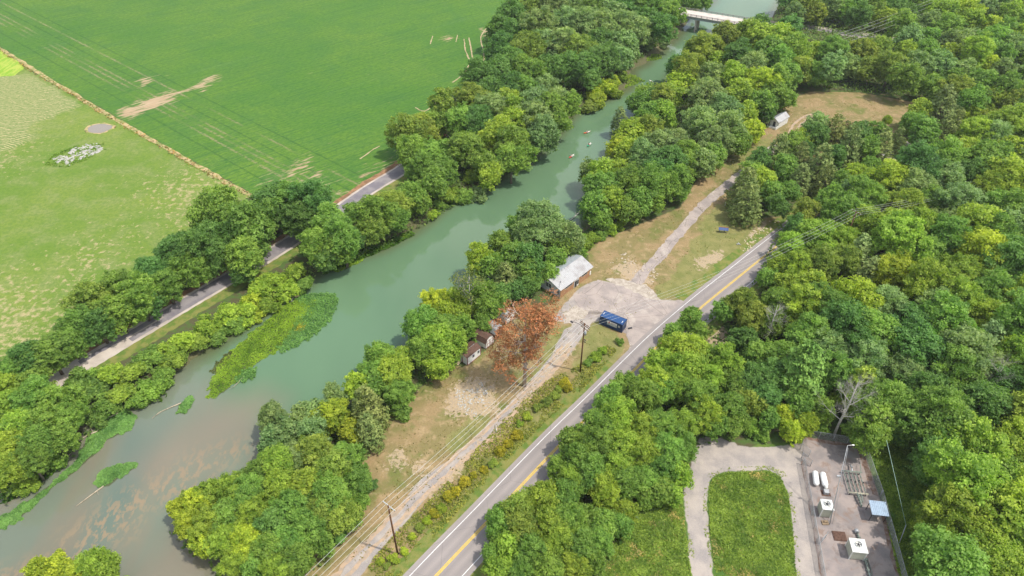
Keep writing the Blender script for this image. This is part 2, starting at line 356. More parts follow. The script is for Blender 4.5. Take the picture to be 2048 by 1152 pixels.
# bare tracks parallel to the fence line and along the far edge
def linefac(m, a, b, half, soft):
    """1 near the straight line through a, b"""
    d = (b - a).normalized(); nn = Vector((-d.y, d.x, 0)); o = -(a.dot(nn)); v = m.n("ShaderNodeVectorMath", operation='DOT_PRODUCT')
    m.put(v.inputs[0], m.pos()); v.inputs[1].default_value = nn; x = m.math('ABSOLUTE', m.math('ADD', v.outputs["Value"], o))
    return m.ramp(m.math('ADD', x, m.math('MULTIPLY', m.math('SUBTRACT', m.noise(0.5, 3), 0.5), 1.2)), half, half + soft, 1, 0)
fa, fb = at(0, 95), at(505, 392)
fd = (fb - fa).normalized(); fn = Vector((-fd.y, fd.x, 0)); fn = fn if fn.y > 0 else -fn
tone = (0.23, 0.20, 0.105)
fade = fm.ramp(fm.noise(0.04, 3), 0.36, 0.60, 0.05, 0.8)
for off in (12.5, 15.3, 17.6, 25.0):
    lf = linefac(fm, fa + fn * off, fb + fn * off, 0.0, 0.75)
    c = fm.mix(fm.math('MULTIPLY', fm.math('MULTIPLY', lf, fade), fm.ramp(fm.noise(0.9, 4), 0.35, 0.55)), c, tone)
for off in (7.5, 21.0, 29.0):
    lf = linefac(fm, fa + fn * off, fb + fn * off, 0.05, 0.45)
    c = fm.mix(fm.math('MULTIPLY', lf, 0.55), c, (0.03, 0.085, 0.018))
sand = fm.attr
FP = wpoly("3,94 60,133 230,232 330,291 512,392 545,385 600,430 690,402 800,332 850,270 872,215 935,170 975,120 985,55 1005,15 1040,-30 1150,-150 1250,-260 300,-300 -700,-300 -900,-420 -1400,-420")
SOIL = ["228,227 246,214 262,212 280,202 300,196 322,188 345,182 368,178 356,192 340,206 315,216 292,224 270,234 248,238", "366,182 385,172 398,164 412,156 428,150 442,152 432,161 420,168 404,182 398,178 384,182",
        "882,80 893,72 908,76 895,84", "272,161 290,154 305,152 307,163 288,174", "565,346 582,336 594,318 604,330 616,308 620,330 600,344 580,352", "962,58 986,60 985,95 972,78"]
SOILA = ["500,330 560,340 640,330 690,360 650,400 560,385 505,385", "720,330 800,300 860,250 880,262 810,340 740,370 690,396 660,395"]
_s1, _s2 = mask(SOIL, 6.5), mask(SOILA, 9)
soiln = fm.math('ADD', fm.noise(0.8, 5, fm.mapv(rv.outputs[0], (0.22, 1.0, 1))), 0.0)
sf = fm.ramp(fm.math('ADD', fm.attr("soil"), fm.math('MULTIPLY', fm.math('SUBTRACT', soiln, 0.5), 2.6)), 0.42, 0.95, 0, .9)
tan_ = fm.mix(fm.ramp(fm.noise(1.6, 4, fm.mapv(rv.outputs[0], (0.08, 1, 1))), 0.4, 0.6), (0.36, 0.245, 0.150), (0.44, 0.33, 0.215))
c = fm.mix(sf, c, tan_)
fm.base(c).bump(rows, 0.5, 0.3)
FX = axis(-330, 10, 1.1, 1500); FY = axis(130, 420, 1.1, 1500); FX = FX[FX < 60]; FY = FY[FY > 100]
field = grid_mesh("crop_field", FX, FY, lambda P: np.full(len(P), 0.010), fm.m, {"soil": lambda P, z: np.maximum(_s1(P, z), _s2(P, z) * .42)})
# bare soil patches in the crop
sm = NT("bare_soil", 0.95, 0.1)
sv = sm.n("ShaderNodeVectorRotate", rotation_type='Z_AXIS'); sm.put(sv.inputs["Vector"], sm.pos()); sv.inputs["Angle"].default_value = -ra
sc_ = sm.mix(sm.ramp(sm.noise(1.2, 4, sm.mapv(sv.outputs[0], (0.06, 1, 1))), 0.4, 0.6), (0.33, 0.25, 0.145), (0.42, 0.33, 0.21))
sm.base(sc_).bump(sm.noise(2, 4), 0.5, 0.1)
for i, s in enumerate(["928,78 931,100 938,118", "938,75 942,98 946,122 944,135", "973,56 962,74 966,100 968,118 960,138", "905,165 925,150 938,130", "830,215 850,222 872,205", "760,292 745,300 720,318", "865,72 861,88", "915,70 912,84"]):
    ln = smooth_line([at(*map(float, q.split(','))) for q in s.split()], 5)
    strip("wheel_track", ln, -0.25, 0.25, 0.019 + i * 0.0007, sm.m, 0.15, 40 + i)
# pasture
pm = NT("pasture_grass", 0.9, 0.1)
b1, b2, b3 = pm.noise(0.022, 3), pm.noise(0.16, 5), pm.noise(1.0, 5)
c = pm.mix(pm.ramp(b1, 0.38, 0.62), (0.125, 0.198, 0.030), (0.185, 0.232, 0.048))
c = pm.mix(pm.ramp(b2, 0.42, 0.66, 0, 0.6), c, (0.210, 0.235, 0.085))
tanw = pm.math('ADD', pm.attr("tan"), pm.math('MULTIPLY', pm.math('SUBTRACT', pm.noise(0.55, 6, rough=.7), 0.5), 2.4))
c = pm.mix(pm.ramp(tanw, 0.56, 0.76, 0, 0.85), c, (0.40, 0.325, 0.175))
wv = pm.n("ShaderNodeTexWave", wave_type='RINGS', rings_direction='SPHERICAL'); ctr = at(-60, 330)
pm.put(wv.inputs["Vector"], pm.mapv(pm.pos(), (1, 1, 1), 0, (-ctr.x, -ctr.y, 0)))
wv.inputs["Scale"].default_value = 0.30; wv.inputs["Distortion"].default_value = 5; wv.inputs["Detail"].default_value = 3; wv.inputs["Detail Scale"].default_value = 1.3
hay = pm.mix(pm.ramp(pm.math('ADD', wv.outputs["Fac"], pm.math('MULTIPLY', pm.math('SUBTRACT', b3, .5), 1.6)), 0.5, 0.85), (0.16, 0.21, 0.07), (0.44, 0.37, 0.19))
c = pm.mix(pm.ramp(pm.math('ADD', pm.attr("hay"), pm.math('MULTIPLY', pm.math('SUBTRACT', b2, .5), 0.7)), 0.4, 0.7), c, hay)
c = pm.mix(pm.ramp(pm.noise(0.9, 7, None, .75), 0.35, 0.62, 0.55, 0), c, (0.070, 0.150, 0.022))
pm.base(c).bump(b3, 0.4, 0.2)
PP = wpoly("-3,98 54,137 226,236 326,295 505,396 440,410 400,470 300,560 160,640 100,700 60,740 -120,860 -400,860 -900,300 -900,-300")
HAY = ["-80,150 70,150 120,175 150,200 165,215 130,225 80,245 50,290 -60,330 -120,250"]
TAN = ["-80,560 40,560 110,590 150,640 60,720 -100,780", "300,370 380,340 470,390 430,440 340,440", "20,240 60,260 20,330 -80,360", "160,500 230,480 200,560 100,600"]
px = np.arange(-230, -55, 1.5); py = np.arange(100, 420, 1.5)
def pz(P): return np.full(len(P), 0.006)
def drop_outside(o, poly):
    me = o.data; bm = bmesh.new(); bm.from_mesh(me); cs = np.array([f.calc_center_median()[:2] for f in bm.faces]); d = sdist(cs, poly)
    bm.faces.ensure_lookup_table(); bmesh.ops.delete(bm, geom=[f for f, q in zip(list(bm.faces), d) if q < 0], context='FACES'); bm.to_mesh(me); bm.free()
px = np.arange(-330, -50, 1.5)
pasture = grid_mesh("pasture", px, py, pz, pm.m, {"tan": mask(TAN, 70), "hay": mask(HAY, 14)})
drop_outside(pasture, PP); tag(pasture, kind='structure')
drop_outside(field, FP); tag(field, kind='structure')
# small mown plot, pond
ym = NT("mown_plot", 0.9, 0.1); ym.base(ym.mix(ym.ramp(ym.noise(0.6, 4, ym.mapv(ym.pos(), (1, .25, 1), 0.6)), .4, .6), (0.19, 0.33, 0.03), (0.33, 0.39, 0.07)))
sheet("mown_plot", wpoly("-90,90 -10,95 30,112 50,135 30,150 -90,165"), 0.014, ym.m, 0.5, 2, 5)
hm = NT("headland_grass", 0.95, 0.1); hm.base(hm.mix(hm.ramp(hm.noise(0.5, 5), .4, .6), (0.42, 0.31, 0.16), (0.20, 0.22, 0.07)))
# mud-coloured pond
pw = NT("pond_water", 0.12, 0.5); pw.base((0.26, 0.225, 0.175))
pc = at(199, 257)
pond = [pc + Vector((4.1 * math.cos(t) * (1 + .08 * math.sin(3 * t)), 3.6 * math.sin(t) * (1 + .1 * math.cos(2 * t + 1)), 0)) for t in np.linspace(0, 2 * math.pi, 28)[:-1]]
sheet("pond_shore", [pc + (p - pc) * 1.22 for p in pond], 0.020, hm.m, 0.4, 1, 2)
sheet("pond_water", pond, 0.03, pw.m)
strip('field_bank', smooth_line([at(*q) for q in ((-60, 62), (0, 97), (60, 135), (130, 178), (228, 237), (330, 295), (420, 346), (507, 394))], 8), -0.9, 0.75, 0.022, hm.m, 0.35, 31)
# asphalt
am = NT("highway_asphalt", 0.85, 0.2)
c = am.mix(am.ramp(am.noise(0.06, 3), .35, .65), (0.265, 0.232, 0.213), (0.310, 0.272, 0.250))
c = am.mix(am.ramp(am.noise(9, 3), .35, .7, 0, .3), c, (0.22, 0.205, 0.20))
tr = am.attr("trk"); c = am.mix(am.math('MULTIPLY', tr, 0.5), c, (0.185, 0.168, 0.165))
crk = am.n("ShaderNodeTexVoronoi", feature='DISTANCE_TO_EDGE'); crk.inputs["Scale"].default_value = 0.12; am.put(crk.inputs["Vector"], am.pos())
c = am.mix(am.ramp(crk.outputs["Distance"], 0.0, 0.008, 0.35, 0), c, (0.10, 0.09, 0.085))
am.base(c)
HWY = smooth_line([at(*q) for q in ((700, 1340), (874.3, 1149.6), (971.5, 1047), (1117, 892.6), (1200.7, 809.3), (1319, 689.5), (1404, 613.7), (1470, 560), (1548, 497), (1625, 436), (1705, 372), (1800, 312), (1950, 245), (2120, 170), (2300, 100))], 10)
def road(name, line, half, z, mat):
    m = MB(); cols = [-half, -2.7, -1.8, -0.9, 0, 0.9, 1.8, 2.7, half] if half > 3 else [-half, 0, half]
    tv = {-2.7: 1, -0.9: 1, 0.9: 1, 2.7: 1}; vs = []; at_ = []
    offs = [offset(line, d) for d in cols]
    for i in range(len(line)):
        for j, d in enumerate(cols): p = offs[j][i]; vs.append((p.x, p.y, z)); at_.append(tv.get(d, 0))
    n = len(cols); m.add(vs, [(i * n + j, i * n + j + 1, (i + 1) * n + j + 1, (i + 1) * n + j) for i in range(len(line) - 1) for j in range(n - 1)])
    o = m.build(name, mat)
    if o.data.polygons[0].normal.z < 0: o.data.flip_normals()
    a = o.data.attributes.new("trk", 'FLOAT', 'POINT'); a.data.foreach_set("value", at_); o['kind'] = 'structure'; return o
road("highway", HWY, 4.55, 0.055, am.m)
mw = paint("white_line_paint", (0.74, 0.74, 0.72), 0.7, wear=0.2, scale=.8); my = paint("yellow_line_paint", (0.70, 0.47, 0.035), 0.7, wear=0.2, scale=.8)
strip("road_line_white", HWY, -3.60, -3.48, 0.062, mw, 0.01); strip("road_line_white", HWY, 3.48, 3.60, 0.062, mw, 0.01)
strip("road_line_yellow", HWY, -0.24, -0.07, 0.062, my, 0.004); strip("road_line_yellow", HWY, 0.07, 0.24, 0.062, my, 0.004)
vm = NT("mown_verge", 0.95, 0.1); vm.base(vm.mix(vm.ramp(vm.noise(0.5, 4), .38, .62), (0.10, 0.155, 0.030), (0.19, 0.19, 0.055))).bump(vm.noise(5, 3), .5, .1)
strip("grass_verge", HWY, -4.4, -6.9, 0.03, vm.m, 0.35, 5) if False else None
sgn = -1
# which side is the river side?  test with a lawn point
_p = offset(HWY, 6)[30]; _l = at(900, 960)
SIDE = 1 if (_p - _l).length < (offset(HWY, -6)[30] - _l).length else -1
i0 = 0; i1 = min(range(len(HWY)), key=lambda i: (HWY[i] - at(1262, 745)).length); i2 = min(range(len(HWY)), key=lambda i: (HWY[i] - at(1400, 617)).length)
strip("grass_verge", HWY[:i1 + 1], SIDE * 4.3, SIDE * 6.9, 0.03, vm.m, 0.3, 5)
strip("grass_verge", HWY[i2:], SIDE * 4.3, SIDE * 7.2, 0.03, vm.m, 0.35, 6)
strip("grass_verge", HWY, -SIDE * 4.3, -SIDE * 7.5, 0.03, vm.m, 0.35, 7)
# country road on the far bank: pale concrete with dark asphalt laid over it
cm = NT("pale_roadway", 0.9, 0.15); cm.base(cm.mix(cm.ramp(cm.noise(0.25, 4), .35, .65), (0.48, 0.42, 0.36), (0.36, 0.31, 0.27)))
dk = NT("dark_asphalt", 0.85, 0.2); dk.base(dk.mix(dk.ramp(dk.noise(0.3, 4), .35, .65), (0.165, 0.150, 0.165), (0.235, 0.215, 0.215)))
bs = NT("leaf_litter_bank", 0.95, 0.1); bs.base(bs.mix(bs.ramp(bs.noise(0.6, 5), .35, .65), (0.30, 0.17, 0.09), (0.17, 0.10, 0.055)))
CR = smooth_line([at(*q) for q in ((-140, 930), (-20, 850), (60, 797), (125, 757), (165, 730), (230, 692), (300, 650), (370, 608), (440, 567), (505, 530), (560, 497), (612, 463), (680, 420), (740, 378), (800, 342), (860, 300), (930, 262), (1010, 215), (1100, 160), (1200, 80), (1330, 20))], 8)
strip("verge_litter", CR, -4.7, -2.5, 0.024, bs.m, 0.35, 3); strip("grass_verge", CR, 2.4, 6.0, 0.024, vm.m, 0.4, 4)
strip("country_road", CR, -2.9, 2.9, 0.032, cm.m, 0.12, 8)
ca = min(range(len(CR)), key=lambda i: (CR[i] - at(165, 728)).length); cb = min(range(len(CR)), key=lambda i: (CR[i] - at(330, 634)).length)
cc = min(range(len(CR)), key=lambda i: (CR[i] - at(255, 677)).length)
strip("road_patch", CR[ca:cc + 1], -1.9, -0.5, 0.037, dk.m, 0.12, 9); strip("road_patch", CR[cc:cb + 1], -1.9, -0.25, 0.037, dk.m, 0.06, 9); strip("road_patch", CR[cc:cb + 1], 0.2, 1.9, 0.0372, dk.m, 0.06, 10)
strip("road_surface", CR[cb:], -2.1, 2.1, 0.037, dk.m, 0.08, 11)
# concrete apron joints, old paved track north of the apron
pv = NT("old_paving", 0.9, 0.15)
pc_ = pv.mix(pv.ramp(pv.noise(0.35, 5), .35, .65), (0.36, 0.305, 0.270), (0.270, 0.232, 0.212)); pc_ = pv.mix(pv.ramp(pv.noise(0.28, 6, pv.mapv(pv.pos(), (1, .5, 1), .9), .65, .5), .52, .68, 0, .75), pc_, (0.44, 0.385, 0.33)); v2 = pv.n("ShaderNodeTexVoronoi", feature='DISTANCE_TO_EDGE'); v2.inputs["Scale"].default_value = 0.17
pv.put(v2.inputs["Vector"], pv.pos()); pc_ = pv.mix(pv.ramp(v2.outputs["Distance"], 0, 0.012, 0.7, 0), pc_, (0.12, 0.10, 0.085)); pv.base(pc_)
sheet("paved_apron", wpoly("1150,592 1195,560 1232,566 1268,574 1312,600 1384,602 1398,603 1262,708 1258,690 1252,668 1236,655 1205,648 1195,632 1165,640 1150,618"), 0.040, pv.m, 0.45, 0.9, 14)
TR = smooth_line([at(*q) for q in ((1262, 585), (1285, 548), (1318, 514), (1345, 480), (1372, 450), (1402, 415), (1440, 382), (1478, 352), (1520, 318), (1556, 290))], 8)
strip("old_paved_track", TR, -1.55, 1.55, 0.036, pv.m, 0.28, 15)
# fenced yard slab
yd = NT("yard_slab", 0.9, 0.15)
yc = yd.mix(yd.ramp(yd.noise(0.3, 5), .35, .65), (0.30, 0.252, 0.228), (0.215, 0.190, 0.182)); yc = yd.mix(yd.ramp(yd.noise(0.35, 6, None, .7, .8), .53, .66, 0, .75), yc, (0.215, 0.150, 0.115)); yc = yd.mix(yd.ramp(yd.noise(0.22, 6, None, .65), .55, .65, 0, .55), yc, (0.13, 0.115, 0.11))
yd.base(yc).bump(yd.noise(8, 3), .3, .03)
YARD = [Vector((60.0, 90.6, 0)), Vector((71.0, 88.4, 0)), Vector((69.9, 76.6, 0)), Vector((66.9, 58, 0)), Vector((66.0, 52, 0)), Vector((51.5, 52, 0)), Vector((53.4, 60.7, 0)), Vector((57.7, 85.0, 0))]
sheet("yard_slab", YARD, 0.05, yd.m, 0.08, 1, 4)
# far road by the bridge
FR = smooth_line([at(*q) for q in ((1560, 46), (1640, 58), (1700, 68), (1740, 72), (1785, 79), (1860, 90), (2000, 110))], 6)
strip("far_road", FR, -3.2, 3.2, 0.05, cm.m, 0.1, 21); strip("far_road_surface", FR, -0.4, 2.6, 0.056, dk.m, 0.1, 22)

# swept dirt and pine litter along the yard's fence lines
ld = NT("yard_dirt", .95, .1); ld.base(ld.mix(ld.ramp(ld.noise(1.1, 6), .38, .62), (0.17, 0.105, 0.075), (0.26, 0.20, 0.17)))
def edge_strip(a, b, w, seed): strip("yard_edge_dirt", [Vector((*a, 0)).lerp(Vector((*b, 0)), i / 14) for i in range(15)], -w, w, 0.056 + seed * .0006, ld.m, 0.22, seed)
edge_strip((57.9, 84.6), (53.6, 60), .30, 1); edge_strip((70.3, 88.0), (69.2, 76.8), .55, 2); edge_strip((60.6, 90.1), (70.4, 88.0), .45, 3); edge_strip((69.3, 75.6), (66.4, 58), .4, 4)

rm = NT("tan_ruts", .95, .1); rm.base(rm.mix(rm.ramp(rm.noise(0.9, 6, None, .7), .38, .62), (0.42, 0.30, 0.20), (0.31, 0.25, 0.19)))
GT = smooth_line([at(*q) for q in ((640, 1205), (712, 1118), (775, 1055), (832, 995), (905, 928), (985, 858), (1050, 792), (1100, 738), (1132, 694))], 8)
strip("wheel_rut", GT, 0.55, 1.45, 0.012, rm.m, 0.22, 61); strip("wheel_rut", GT, -1.35, -0.55, 0.0125, rm.m, 0.26, 62)

gp = NT("pale_grit", .95, .1); gp.base(gp.mix(gp.ramp(gp.noise(0.8, 6, None, .7), .38, .62), (0.44, 0.385, 0.32), (0.31, 0.265, 0.215)))
sheet("grit_spill", wpoly("1212,560 1236,556 1262,564 1290,570 1306,580 1322,600 1300,598 1276,588 1258,578 1234,570"), 0.045, gp.m, 0.4, 0.8, 71)
sheet("grit_spill", wpoly("1128,625 1150,612 1175,622 1170,636 1150,640 1130,650"), 0.046, gp.m, 0.45, 0.8, 72)

strip("wheel_rut", smooth_line([at(*q) for q in ((1540, 322), (1562, 298), (1580, 272), (1594, 250), (1612, 236), (1640, 226))], 6), -1.5, -0.6, 0.012, rm.m, 0.2, 63)
strip("wheel_rut", smooth_line([at(*q) for q in ((1540, 322), (1562, 298), (1580, 272), (1594, 250), (1612, 236), (1640, 226))], 6), 0.5, 1.4, 0.013, rm.m, 0.2, 64)
# ---------------------------------------------------------------- foliage meshes
def unit(v): return v / np.maximum(np.linalg.norm(v, axis=-1, keepdims=True), 1e-9)
def leaf_mesh(name, P, N, size, tint, mat, g, aspect=1.35, cup=0.0):
    n = len(P); T = unit(np.cross(N, g.normal(size=(n, 3)))); B = np.cross(N, T)
    s = (size * g.uniform(0.65, 1.3, n))[:, None]
    V = np.stack([P - T * s * aspect * .5, P - B * s * .5 + N * s * cup, P + T * s * aspect * .5, P + B * s * .5 + N * s * cup], 1).reshape(-1, 3)
    me = bpy.data.meshes.new(name); me.vertices.add(4 * n); me.vertices.foreach_set("co", V.ravel().astype(np.float32))
    me.loops.add(4 * n); me.loops.foreach_set("vertex_index", np.arange(4 * n, dtype=np.int32))
    me.polygons.add(n); me.polygons.foreach_set("loop_start", np.arange(n, dtype=np.int32) * 4)
    a = me.attributes.new("tint", 'FLOAT', 'POINT'); a.data.foreach_set("value", np.repeat(np.clip(tint, 0, 1), 4).astype(np.float32))
    me.materials.append(mat); me.update(); return me
def lobes_to_leaves(L, rad, tints, total, g, up=0.25, squash=0.85, fill=0.12, cull=0.8, per=11, spread=.26):
    """leaf sprays on the outside of overlapping leaf masses"""
    w = rad ** 2; cnt = np.maximum((total / per * w / w.sum()).astype(int), 4); PP_, NN, TT = [], [], []; sq = np.array([1, 1, squash])
    for i in range(len(L)):
        d = unit(g.normal(size=(cnt[i], 3)) + np.array([0, 0, up])); r = rad[i] * (0.60 + 0.52 * g.random(cnt[i]) ** 0.8)
        r *= 1 + 0.18 * np.sin(d[:, 0] * 7 + i) * np.sin(d[:, 1] * 6 + 2 * i)
        p = L[i] + d * r[:, None] * sq; ok = np.ones(len(p), bool)
        for j in range(len(L)):
            if j != i and cull: ok &= np.linalg.norm((p - L[j]) / sq, axis=1) > rad[j] * cull
        ok |= g.random(len(p)) < fill
        p, d = p[ok], d[ok]; n = len(p); ct = g.random(n)
        q = np.repeat(p, per, 0) + g.normal(size=(n * per, 3)) * spread * np.array([1, 1, .55]); dn = np.repeat(unit(d * .55 + g.normal(size=d.shape) * .35 + [0, 0, .5]), per, 0)
        q += dn * (g.random((n * per, 1)) * .12)
        nrm = unit(dn + g.normal(size=q.shape) * 0.38)
        PP_.append(q); NN.append(nrm); TT.append(tints[i] * 0.28 + np.repeat(ct, per) * .36 + g.random(n * per) * 0.36)
    return np.concatenate(PP_), np.concatenate(NN), np.concatenate(TT)
def crown_mesh(seed, kind):
    """a crown of radius about 1 x size 5 m, centred on z = 0"""
    g = np.random.default_rng(seed); Rr = 5.0
    if kind == 'cedar':
        H = 6.5; n = 34; L = []; rad = []
        for i in range(n):
            t = (i + .5) / n; z = -H + 2 * H * t * 0.97; rr = Rr * 0.80 * (1 - t) ** 0.62 * (0.55 + 0.45 * min(1, t * 5)); a = i * 2.4 + g.uniform(-.4, .4)
            L.append((math.cos(a) * rr * 0.62, math.sin(a) * rr * 0.62, z)); rad.append(max(0.55, rr * 0.52 + 0.55) * g.uniform(.8, 1.15))
        L = np.array(L); rad = np.array(rad)
        P, N, T = lobes_to_leaves(L, rad, g.random(n), 15000, g, 0.2, 1.15)
        return leaf_mesh("crown", P, N, 0.27, T, M_NEEDLE, g, 2.2)
    if kind == 'pine':
        n = 26; L = []; rad = []
        for i in range(n):
            t = (i + .5) / n; z = -6 + 12 * t; rr = Rr * 0.9 * (1 - t) ** 0.8 + .3; a = i * 2.4
            L.append((math.cos(a) * rr * 0.7, math.sin(a) * rr * 0.7, z)); rad.append(rr * 0.30 + 0.65)
        P, N, T = lobes_to_leaves(np.array(L), np.array(rad), g.random(n), 13000, g, 0.3, 0.6, .2)
        return leaf_mesh("crown", P, N, 0.30, T, M_NEEDLE, g, 2.6)
    if kind == 'bush':
        n = 13; L = []; rad = []
        for i in range(n):
            a = g.uniform(0, 6.28); r = g.random() ** .5 * 2.9; L.append((math.cos(a) * r, math.sin(a) * r, g.uniform(-1.0, 1.6) - r * .3)); rad.append(g.uniform(1.0, 1.9))
        P, N, T = lobes_to_leaves(np.array(L), np.array(rad), g.random(n), 8500, g, 0.2, .85, .1, .72)
        return leaf_mesh("bush", P, N, 0.36, T, M_LEAF, g, 1.5)
    n = {'round': 84, 'lumpy': 48, 'tall': 76, 'feather': 110}[kind]; hz = {'round': 1.0, 'lumpy': 1.05, 'tall': 1.35, 'feather': 1.12}[kind]
    lr = {'round': (.13, .26), 'lumpy': (.20, .34), 'tall': (.14, .26), 'feather': (.10, .20)}[kind]
    L = []; rad = []; k = 0; off = g.uniform(0, 6)
    for i in range(n):
        u = 1 - 1.78 * (i + .5) / n; ph = i * 2.39996 + off + g.uniform(-.35, .35); s = math.sqrt(max(0, 1 - u * u)) if u > 0 else (1 - .35 * u * u); r = g.uniform(.50, .92)
        lump = 1 + 0.17 * math.sin(ph * 2 + off) + 0.13 * math.sin(ph * 3 + 2 * off) + .08 * math.sin(u * 5 + off)
        L.append((math.cos(ph) * s * r * Rr * lump, math.sin(ph) * s * r * Rr * lump, u * r * Rr * hz)); rad.append(g.uniform(*lr) * Rr)
    for i in range(3): L.append(tuple(g.normal(size=3) * Rr * .2)); rad.append(Rr * .50)
    P, N, T = lobes_to_leaves(np.array(L), np.array(rad), g.random(len(L)), {'feather': 27000}.get(kind, 25000), g, .28, {'feather': .6}.get(kind, .82))
    return leaf_mesh("crown", P, N, {'lumpy': .30, 'feather': .26}.get(kind, .28), T, M_LEAF, g, 1.5)
def trunk_mesh(seed, limbs=7, h0=-11.0):
    """trunk and limbs reaching into a crown centred on z = 0"""
    g = random.Random(seed); m = MB()
    m.tube([(0, 0, h0), (.1, 0, h0 * .6), (0, .15, h0 * .25), (.1, .1, 1.0), (0.3, .2, 3.4)], [.42, .34, .27, .2, .06], 7)
    for i in range(limbs):
        a = i * 2.4 + g.uniform(-.3, .3); z = -4.5 + i * 5.0 / limbs; L = g.uniform(2.6, 4.0)
        p1 = (math.cos(a) * L * .45, math.sin(a) * L * .45, z + 1.0); p2 = (math.cos(a + .2) * L, math.sin(a + .2) * L, z + 2.6)
        m.tube([(0, 0, z - .6), p1, p2], [.16, .11, .04], 5)
    o = m.build("trunk", M_BARK); me = o.data; bpy.data.objects.remove(o); return me
CROWNS = {k: [crown_mesh(100 + 17 * i + hash_, k) for i in range(nv)] for k, nv, hash_ in (('round', 4, 1), ('lumpy', 3, 2), ('tall', 3, 3), ('feather', 3, 4), ('cedar', 3, 5), ('pine', 2, 6), ('bush', 5, 7))}
TRUNKS = [trunk_mesh(i) for i in range(3)]
TONE = {  # linear albedo, words
    'b': ((0.291, 0.420, 0.074), "bright green"), 'y': ((0.365, 0.466, 0.064), "yellow-green"), 'm': ((0.211, 0.353, 0.083), "mid-green"),
    'd': ((0.143, 0.280, 0.086), "deep green"), 's': ((0.248, 0.369, 0.165), "sage green"), 'o': ((0.259, 0.353, 0.079), "olive green"),
    'c': ((0.196, 0.257, 0.091), "dark olive"), 'p': ((0.259, 0.364, 0.155), "pale green"), 'g': ((0.392, 0.379, 0.043), "golden")}
ORD = ["nearest", "second nearest", "third nearest", "fourth nearest", "fifth nearest", "sixth nearest", "seventh nearest", "eighth nearest", "ninth nearest", "tenth nearest",
       "eleventh nearest", "twelfth nearest", "thirteenth nearest", "fourteenth nearest", "fifteenth nearest", "sixteenth nearest", "seventeenth nearest", "eighteenth nearest", "nineteenth nearest", "twentieth nearest"]
TREE_K = 0.97
REG = []      # (object, zone, tone word, kind word, world point)
def put_tree(x, y, r, tone, kind=None, seed=None, base=None):
    """broad crown whose centre shows at photo pixel (x, y) with a crown radius of r pixels"""
    k = R
    if tone in 'c': kind = kind or 'cedar'
    kind = kind or k.choices(['round', 'lumpy', 'tall', 'feather'], [4, 3, 1.6, 2.4])[0]
    zc = 6.0
    for _ in range(4):
        p = at(x, y, zc); Rm = r * TREE_K / ppm(p)
        zc = Rm * {'cedar': 1.28, 'pine': 1.5, 'tall': 1.55}.get(kind, 1.25) + 0.5
    g0 = gz(p.x, p.y); s = Rm / 5.0
    if kind == 'cedar': s = Rm / 4.4
    root = empty({'cedar': 'cedar_tree', 'pine': 'pine_tree'}.get(kind, 'broadleaf_tree'), (p.x, p.y, g0), k.uniform(0, 6.28))
    c0, word = TONE[tone]; j = k.uniform(.86, 1.16); hue = k.uniform(-.06, .06)
    cr = link('crown', k.choice(CROWNS[kind]), root); cr.location = (0, 0, p.z - g0)
    sx = k.uniform(.93, 1.08); cr.scale = (s * sx, s * (2 - sx), s * k.uniform(.95, 1.12))
    cr.color = (c0[0] * j * (1 + hue * 1.5), c0[1] * j, c0[2] * j * (1 - hue), 1)
    tr = link('trunk', k.choice(TRUNKS), root); tr.location = (0, 0, p.z - g0); tr.scale = (s, s, (p.z - g0) / 11.0)
    return root, p, word, {'cedar': 'cedar', 'pine': 'pine'}.get(kind, 'tree')
def put_bush(x, y, r, tone, flat=.8):
    zc = 1.0
    for _ in range(3):
        p = at(x, y, zc); Rm = r * 1.12 / ppm(p); zc = Rm * .62
    g0 = max(gz(p.x, p.y), WZ); o = link('bush', R.choice(CROWNS['bush'])); s = Rm / 4.5
    o.location = (p.x, p.y, g0 + zc); o.rotation_euler = (0, 0, R.uniform(0, 6.28)); o.scale = (s, s, s * R.uniform(.8, 1.1))
    c0, word = TONE[tone]; j = R.uniform(.88, 1.15); o.color = (c0[0] * j, c0[1] * j, c0[2], 1)
    return o, p, word, 'bush'
def zone(phrase, mark, spec, kind='tree', group=None, markpt=None):
    """phrase says where the zone is, mark names the landmark ordinals count from"""
    for q in spec.split():
        a = q.split(','); x, y, r, t = float(a[0]), float(a[1]), float(a[2]), a[3]
        kd = a[4] if len(a) > 4 else None
        res = put_bush(x, y, r, t) if (kind == 'bush' or kd == 'bush') else put_tree(x, y, r, t, {'P': 'pine', 'T': 'tall', 'F': 'feather', 'L': 'lumpy', 'R': 'round', 'C': 'cedar'}.get(kd))
        REG.append((*res, phrase, mark, at(*markpt), group or (("bushes " if res[3] == 'bush' else "trees ") + phrase)))
def finish_labels():
    buckets = {}
    for it in REG: buckets.setdefault((it[4], it[2], it[3], it[5]), []).append(it)
    for (phrase, word, kd, mark), items in buckets.items():
        items.sort(key=lambda it: (it[1].xy - it[6].xy).length)
        for i, it in enumerate(items):
            noun = kd
            lab = f"{word} {noun} {phrase}" if len(items) == 1 else f"{word} {noun} {ORD[min(i, 19)]} {mark}, {phrase}"
            if len(lab.split()) > 16: print('LONG', len(lab.split()), lab)
            tag(it[0], lab, {'tree': 'tree', 'cedar': 'cedar tree', 'pine': 'pine tree', 'bush': 'bush'}[kd], it[7])

